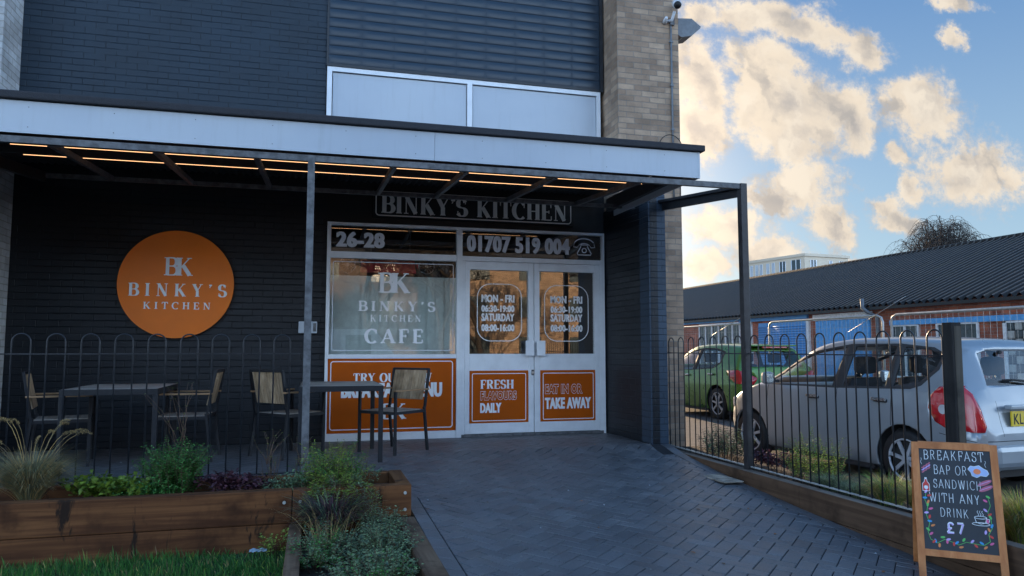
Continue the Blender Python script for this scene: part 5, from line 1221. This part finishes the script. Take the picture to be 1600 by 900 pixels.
# ================================================================= GARAGES
gg = empty('garage_terrace', (14.5, 18, -.3), 0, 'long low red brick garage row with corrugated dark roof and blue doors', 'garage building')
def gp(mb, name, label=None): return part(mb, name, label, gg)
GX = 14.5
b = MB(); b.box(GX, GX + .25, 6, 36, -.3, 2.3, 'redbrick'); b.box(GX, 24, 36, 36.2, -.3, 3.9, 'redbrick'); b.box(GX, 24, 5.8, 6, -.3, 3.9, 'redbrick'); gp(b, 'wall')
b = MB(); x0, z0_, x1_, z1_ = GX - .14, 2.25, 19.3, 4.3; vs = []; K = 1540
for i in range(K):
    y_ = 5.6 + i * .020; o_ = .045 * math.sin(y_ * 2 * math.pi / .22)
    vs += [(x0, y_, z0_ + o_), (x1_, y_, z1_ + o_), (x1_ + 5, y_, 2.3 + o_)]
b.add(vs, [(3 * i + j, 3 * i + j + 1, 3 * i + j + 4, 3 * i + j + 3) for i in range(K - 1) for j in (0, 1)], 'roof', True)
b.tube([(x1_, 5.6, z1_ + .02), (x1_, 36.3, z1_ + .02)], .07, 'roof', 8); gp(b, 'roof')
b = MB(); b.box(GX - .22, GX - .13, 5.6, 36.3, 2.14, 2.215, 'blackmetal'); gp(b, 'gutter')
def gbox(name, y0, y1, z0, z1, mat, dx=.03, extra=None, label=None):
    b = MB(); b.box(GX - dx, GX + .0, y0, y1, z0, z1, mat)
    if extra: extra(b)
    return gp(b, name, label)
def shutter(b):
    z = -.28
    while z < 1.83: b.tube([(GX - .05, 19.28, z), (GX - .05, 21.75, z)], .03, 'rollerblue', 6); z += .075
gbox('roller_shutter', 19.27, 21.76, -.3, 1.96, 'rollerblue', .045, shutter, 'blue roller shutter')
def boards(b):
    y_ = 16.66
    while y_ < 18.74: b.box(GX - .05, GX - .03, y_, y_ + .10, -.28, 1.92, 'bluepaint'); y_ += .115
gbox('boarded_door', 16.64, 18.76, -.3, 1.93, 'bluepaint', .03, boards, 'blue vertically boarded door')
gbox('sign_board', 16.54, 18.95, 1.94, 2.12, 'buildwhite', .06)
gbox('blue_fascia', 19.2, 22.9, 2.03, 2.17, 'rollerblue', .07); gbox('blue_fascia', 22.95, 27.0, 2.08, 2.17, 'bluepaint', .06); gbox('blue_fascia', 10.0, 15.9, 1.715, 1.84, 'bluepaint', .07)
gbox('door_post', 19.12, 19.25, -.3, 1.98, 'buildwhite', .07); gbox('door_post', 22.15, 22.32, -.3, 2.02, 'buildwhite', .07)
def gwin(y0, y1, z0, z1, nb_, name='window', fr='buildwhite', gl='housglass', nz_=0):
    b = MB(); b.box(GX - .02, GX, y0, y1, z0, z1, gl); o = gp(b, name)
    f = MB(); t = .045
    for i in range(nb_ + 1):
        y_ = y0 + (y1 - y0) * i / nb_; f.box(GX - .06, GX - .015, y_ - t / 2, y_ + t / 2, z0, z1, fr)
    for k in range(nz_ + 2):
        z = z0 + (z1 - z0) * k / (nz_ + 1); f.box(GX - .055, GX - .016, y0, y1, z - t / 2, z + t / 2, fr)
    q = f.build('frame', o)
gwin(22.9, 25.7, .3, 2.03, 6, nz_=1); gwin(15.0, 15.85, .4, 1.70, 2); gwin(13.3, 14.42, .4, 1.70, 2, nz_=0)
def glassblock(b): pass
b = MB(); b.box(GX - .03, GX, 10.9, 12.62, .4, 1.70, 'housglass'); o = gp(b, 'glass_block_window')
f = MB(); f.box(GX - .06, GX - .01, 12.58, 12.66, .35, 1.71, 'buildwhite'); f.box(GX - .06, GX - .01, 10.8, 12.66, 1.665, 1.705, 'buildwhite')
for i in range(9):
    for k in range(7):
        y_ = 10.95 + i * .18; z = .42 + k * .18; f.bbox(GX - .05, GX - .028, y_ + .008, y_ + .172, z + .008, z + .172, 'galv' if (i + k) % 2 else 'housglass', .02)
q = f.build('glass_blocks', o)
b = MB(); b.tube([(GX - .28, 16.6, 2.45), (GX - .28, 16.6, 2.2), (GX - .25, 16.45, 2.08), (GX - .08, 16.3, 1.98), (GX - .08, 16.3, -.3)], .05, 'greyplastic', 10); gp(b, 'downpipe')
# weld-mesh site fence panels
def site_panel(y0, y1, label, x=9.8, skew=0):
    r = empty('site_fence_panel', (x, (y0 + y1) / 2, -.3), 0, label, 'fence panel', 'temporary mesh fence panels before the garages')
    b = MB(); zt, zb = 1.70, -.15; rr = .12
    pts = [(x, y0, zb), (x, y0, zt - rr), (x, y0 + rr * .3, zt - rr * .3), (x, y0 + rr, zt), (x, y1 - rr, zt), (x, y1 - rr * .3, zt - rr * .3), (x, y1, zt - rr), (x, y1, zb), (x, y0, zb)]
    b.tube(pts, .021, 'galv', 8); local(b.build('tube_frame', r), r)
    b = MB(); y_ = y0 + .06
    while y_ < y1 - .03: b.box(x - .0015, x + .0015, y_, y_ + .003, zb, zt - .02, 'galv'); y_ += .11
    z = zb + .1
    while z < zt - .05: b.box(x + .002, x + .005, y0, y1, z, z + .003, 'galv'); z += .26
    local(b.build('wire_mesh', r), r)
    for yy in (y0 - .03, y1 + .03):
        b = MB(); b.bbox(x - .12, x + .12, yy - .3 if yy < y0 else yy - .02, yy + .02 if yy < y0 else yy + .3, -.3, -.16, 'concrete', .03); local(b.build('foot_block', r), r)
site_panel(15.05, 18.5, 'mesh fence panel seen between wing wall and steel post, farthest away'); site_panel(10.95, 14.35, 'mesh fence panel in front of the blue roller shutter'); site_panel(7.3, 10.75, 'mesh fence panel behind the silver car roof, nearest on the right')
b = MB(); b.tube([(9.75, 15.35, 1.85), (9.7, 16.6, 1.45)], .008, 'galv', 6); tag(b.build('fence_brace'), 'thin diagonal brace bar leaning on the farthest mesh fence panel', 'brace')
b = MB(); b.tube([(9.75, 10.35, 2.0), (9.72, 11.75, 1.42)], .004, 'galv', 6); tag(b.build('fence_brace'), 'thin diagonal brace bar crossing in front of the blue boarded door', 'brace')
# apartment block
ap = empty('apartment_block', (60, 80, 0), 0, 'distant cream flat roofed apartment block showing above the garage roof', 'building')
A = Vector((60.1, 80)); B_ = Vector((67.2, 80.7)); C_ = Vector((65.2, 90.5)); D_ = Vector((58.1, 89.6))
b = MB(); b.prism([tuple(A), tuple(B_), tuple(C_), tuple(D_)], -.3, 12.9, 'cream_render', 'xy'); part(b, 'wall', None, ap)
cen = (A + B_ + C_ + D_) / 4
b = MB(); b.prism([tuple(cen + (p - cen) * 1.04) for p in (A, B_, C_, D_)], 12.9, 13.25, 'cream_render', 'xy'); part(b, 'parapet', None, ap)
def awin(P, Q, t0, t1, z0, z1, out_):
    d = Q - P; a = P + d * t0 + out_ * .02; c_ = P + d * t1 + out_ * .02
    b = MB(); b.add([(a.x, a.y, z0), (c_.x, c_.y, z0), (c_.x, c_.y, z1), (a.x, a.y, z1)], [(0, 1, 2, 3)], 'housglass'); o = part(b, 'window', None, ap)
    f = MB(); dn = d.normalized() * .08; o2 = out_ * .06
    for e, g_ in ((a, a + dn), (c_ - dn, c_)): f.prism([tuple(e + o2), tuple(g_ + o2), tuple(g_), tuple(e)], z0, z1, 'white', 'xy')
    m_ = (a + c_) / 2; f.prism([tuple(m_ - dn / 2 + o2), tuple(m_ + dn / 2 + o2), tuple(m_ + dn / 2), tuple(m_ - dn / 2)], z0, z1, 'white', 'xy')
    q = f.build('frame', o)
oL = Vector((-.98, -.2)); oF = Vector((.1, -1))
for z0 in (10.85, 7.8, 4.6):
    for t0_, t1_ in ((.06, .22), (.31, .42), (.50, .55), (.60, .65), (.72, .77), (.80, .85), (.90, .95)): awin(A, D_, t0_, t1_, z0, z0 + 1.7, oL)
    for t0_, t1_ in ((.12, .26), (.55, .62), (.78, .9)): awin(A, B_, t0_, t1_, z0, z0 + 1.6, oF)
# ---------------------------------------------------------------- trees
def tree(name, loc, h, label, droop=0, depth=6, seed=1, tw=.012, leaves=0, spread=1.0, width=1.0, r0=.18, group=None):
    rnd = random.Random(seed); root = empty(name, loc, 0, label, 'tree', group)
    tr = MB(); cr = MB(); cr2 = []
    def grow(p, d, ln, r, lv):
        mb = tr if lv < 2 else cr; pts = [p]; dd = d.copy(); n = 4
        for i in range(n):
            dd = (dd + Vector((rnd.gauss(0, .14), rnd.gauss(0, .14), -droop * (lv / depth) ** 2 * .5 + (0.04 if not droop else 0)))).normalized(); pts.append(pts[-1] + dd * ln / n)
        mb.tube(pts, r, 'bark', 5 if lv < 3 else 3, r1=r * .62, cap=False)
        if lv >= depth: return
        k = 3 if lv < 6 else (3 if rnd.random() < .85 else 4)
        for i in range(k):
            t = rnd.uniform(.45, 1); q = pts[min(n, max(1, int(t * n + .5)))]
            sp = rnd.uniform(.45, .95) * spread; ax = Vector((rnd.gauss(0, 1), rnd.gauss(0, 1), rnd.gauss(0, .5))).normalized()
            nd = (dd + ax * sp); nd.x *= width; nd.y *= width; nd.normalize(); grow(q, nd, ln * rnd.uniform(.66, .86), max(r * rnd.uniform(.45, .62), tw), lv + 1)
    grow(Vector((0, 0, 0)), Vector((0, 0, 1)), h * .30, r0, 0)
    tr.build('trunk', root, fixn=False); cr.build('crown', root, fixn=False); return root
rnd = random.Random(4)
rt = empty('bare_tree', (45.6, 45, -.3), 0, 'bare weeping winter tree showing above the garage roof', 'tree')
tr = MB(); cr = MB(); tr.tube([(0, 0, 0), (.1, 0, 2), (-.05, .1, 4), (.1, 0, 6.6)], .26, 'bark', 8, r1=.17)
for i in range(64):
    a = rnd.uniform(0, 6.28); r_ = 3.0 * rnd.random() ** .6; zt = 7.7 + 3.9 * math.sqrt(max(.02, 1 - (r_ / 3.5) ** 2)) * rnd.uniform(.72, 1.0)
    e = Vector((r_ * math.cos(a) * .92, r_ * math.sin(a), zt)); s0 = Vector((.05, 0, rnd.uniform(4.8, 6.6))); m1 = s0.lerp(e, .4) + Vector((rnd.gauss(0, .2), rnd.gauss(0, .2), .5)); m2 = s0.lerp(e, .75) + Vector((rnd.gauss(0, .2), rnd.gauss(0, .2), .45))
    cr.tube([s0, m1, m2, e], .07, 'bark', 5, r1=.014)
    for k in range(15):
        t = rnd.uniform(.35, 1); p = (s0.lerp(m1, t / .4) if t < .4 else (m1.lerp(m2, (t - .4) / .35) if t < .75 else m2.lerp(e, (t - .75) / .25)))
        b_ = rnd.uniform(0, 6.28); d = Vector((math.cos(b_) + math.cos(a) * .5, math.sin(b_) + math.sin(a) * .5, rnd.uniform(.2, 1.3))).normalized(); ln = rnd.uniform(.9, 2.3); pts = [p]
        for q in range(8):
            d = (d + Vector((rnd.gauss(0, .12), rnd.gauss(0, .12), -.34))).normalized(); pts.append(pts[-1] + d * ln / 8)
        cr.tube(pts, .016, 'bark', 3, r1=.006, cap=False)
        for w_ in (2, 4, 5):
            d2 = Vector((rnd.gauss(0, .5), rnd.gauss(0, .5), -.6)).normalized(); q0 = pts[w_]; cr.tube([q0, q0 + d2 * .25 + Vector((0, 0, .05)), q0 + d2 * .5 + Vector((0, 0, -.1))], .009, 'bark', 3, r1=.004, cap=False)
tr.build('trunk', rt, fixn=False); cr.build('crown', rt, fixn=False)
for i, (x, y_, h_, sd_) in enumerate(((2.5, -14, 11, 11), (8.0, -16, 12, 12), (12.5, -13, 10, 13), (-3.5, -15, 11, 14), (5.2, -12.5, 10, 15))):
    tree('bare_tree', (x, y_, -.5), h_, ['bare tree across the road opposite the cafe window', 'tallest bare tree across the road opposite the doors', 'short bare tree across the road beyond the car park', 'bare tree across the road to the left', 'bare tree across the road, nearest the verge'][i], depth=7, seed=sd_, tw=.015, group='bare trees across the road')
ho = empty('brick_house', (16, -30, -.5), 0, 'sunlit orange brick house across the road, seen only as a reflection', 'house')
b = MB(); b.box(8.4, 26, -38, -28, -.5, 7.2, 'buffbrick'); part(b, 'wall', None, ho)
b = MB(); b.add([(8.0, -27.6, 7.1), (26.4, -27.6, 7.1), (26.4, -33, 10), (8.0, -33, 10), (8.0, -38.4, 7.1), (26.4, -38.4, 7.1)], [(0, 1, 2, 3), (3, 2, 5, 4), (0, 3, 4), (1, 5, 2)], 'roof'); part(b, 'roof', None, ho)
for x in (9.5, 13, 16.5, 20, 23.5):
    for z in (.6, 3.2, 5.6): b = MB(); b.box(x, x + 1.5, -28, -27.93, z, z + 1.3, 'housglass'); part(b, 'window', None, ho)
ho = empty('brick_house', (-12, -36, -.5), 0, 'long darker brick house across the road to the left, seen only as a reflection', 'house')
b = MB(); b.box(-26, 8.2, -44, -36, -.5, 8.2, 'orangebrick'); part(b, 'wall', None, ho)
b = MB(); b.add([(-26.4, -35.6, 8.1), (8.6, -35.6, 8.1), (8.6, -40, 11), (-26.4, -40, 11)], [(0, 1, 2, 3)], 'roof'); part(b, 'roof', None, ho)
for x in range(-24, 7, 4):
    for z in (.6, 3.3, 6.0): b = MB(); b.box(x, x + 1.7, -36, -35.93, z, z + 1.3, 'housglass'); part(b, 'window', None, ho)
hd = MB()
for i in range(9000):
    x = random.uniform(-14, 16); z = random.uniform(-.5, .9); leaf(hd, (x, -10.5 + random.gauss(0, .25), z), (random.gauss(0, 1), random.gauss(0, 1), random.gauss(0, 1)), .12, .05, 'hedge')
hd.box(-14, 16, -10.9, -10.3, -.5, .8, 'hedge'); tag(hd.build('hedge', fixn=False), 'clipped dark green hedge across the road, seen only as a reflection', 'hedge')
vn = empty('white_van', (0, -5.6, -.5), 0, 'white panel van at the roadside behind the viewer, seen only as a reflection', 'van')
b = MB(); b.prism([(-2.2, .35), (-2.2, 2.2), (.9, 2.25), (1.6, 1.35), (2.5, 1.15), (2.6, .35)], -7.4, -5.6, 'white'); o = local(b.build('body', vn), vn); o.location.x = 1.0; o.location.z = -.5
b = MB(); b.box(1.2, 2.0, -5.61, -5.595, 1.35, 2.05, 'housglass'); o = local(b.build('window', vn), vn); o.location.z = -.5; o.location.x = -.2
for x in (-.6, 2.7): b = MB(); b.disc((x, -5.62, .33), .33, 'rubber', 'y', .2, 24); o = local(b.build('wheel', vn), vn); o.location.z = -.5
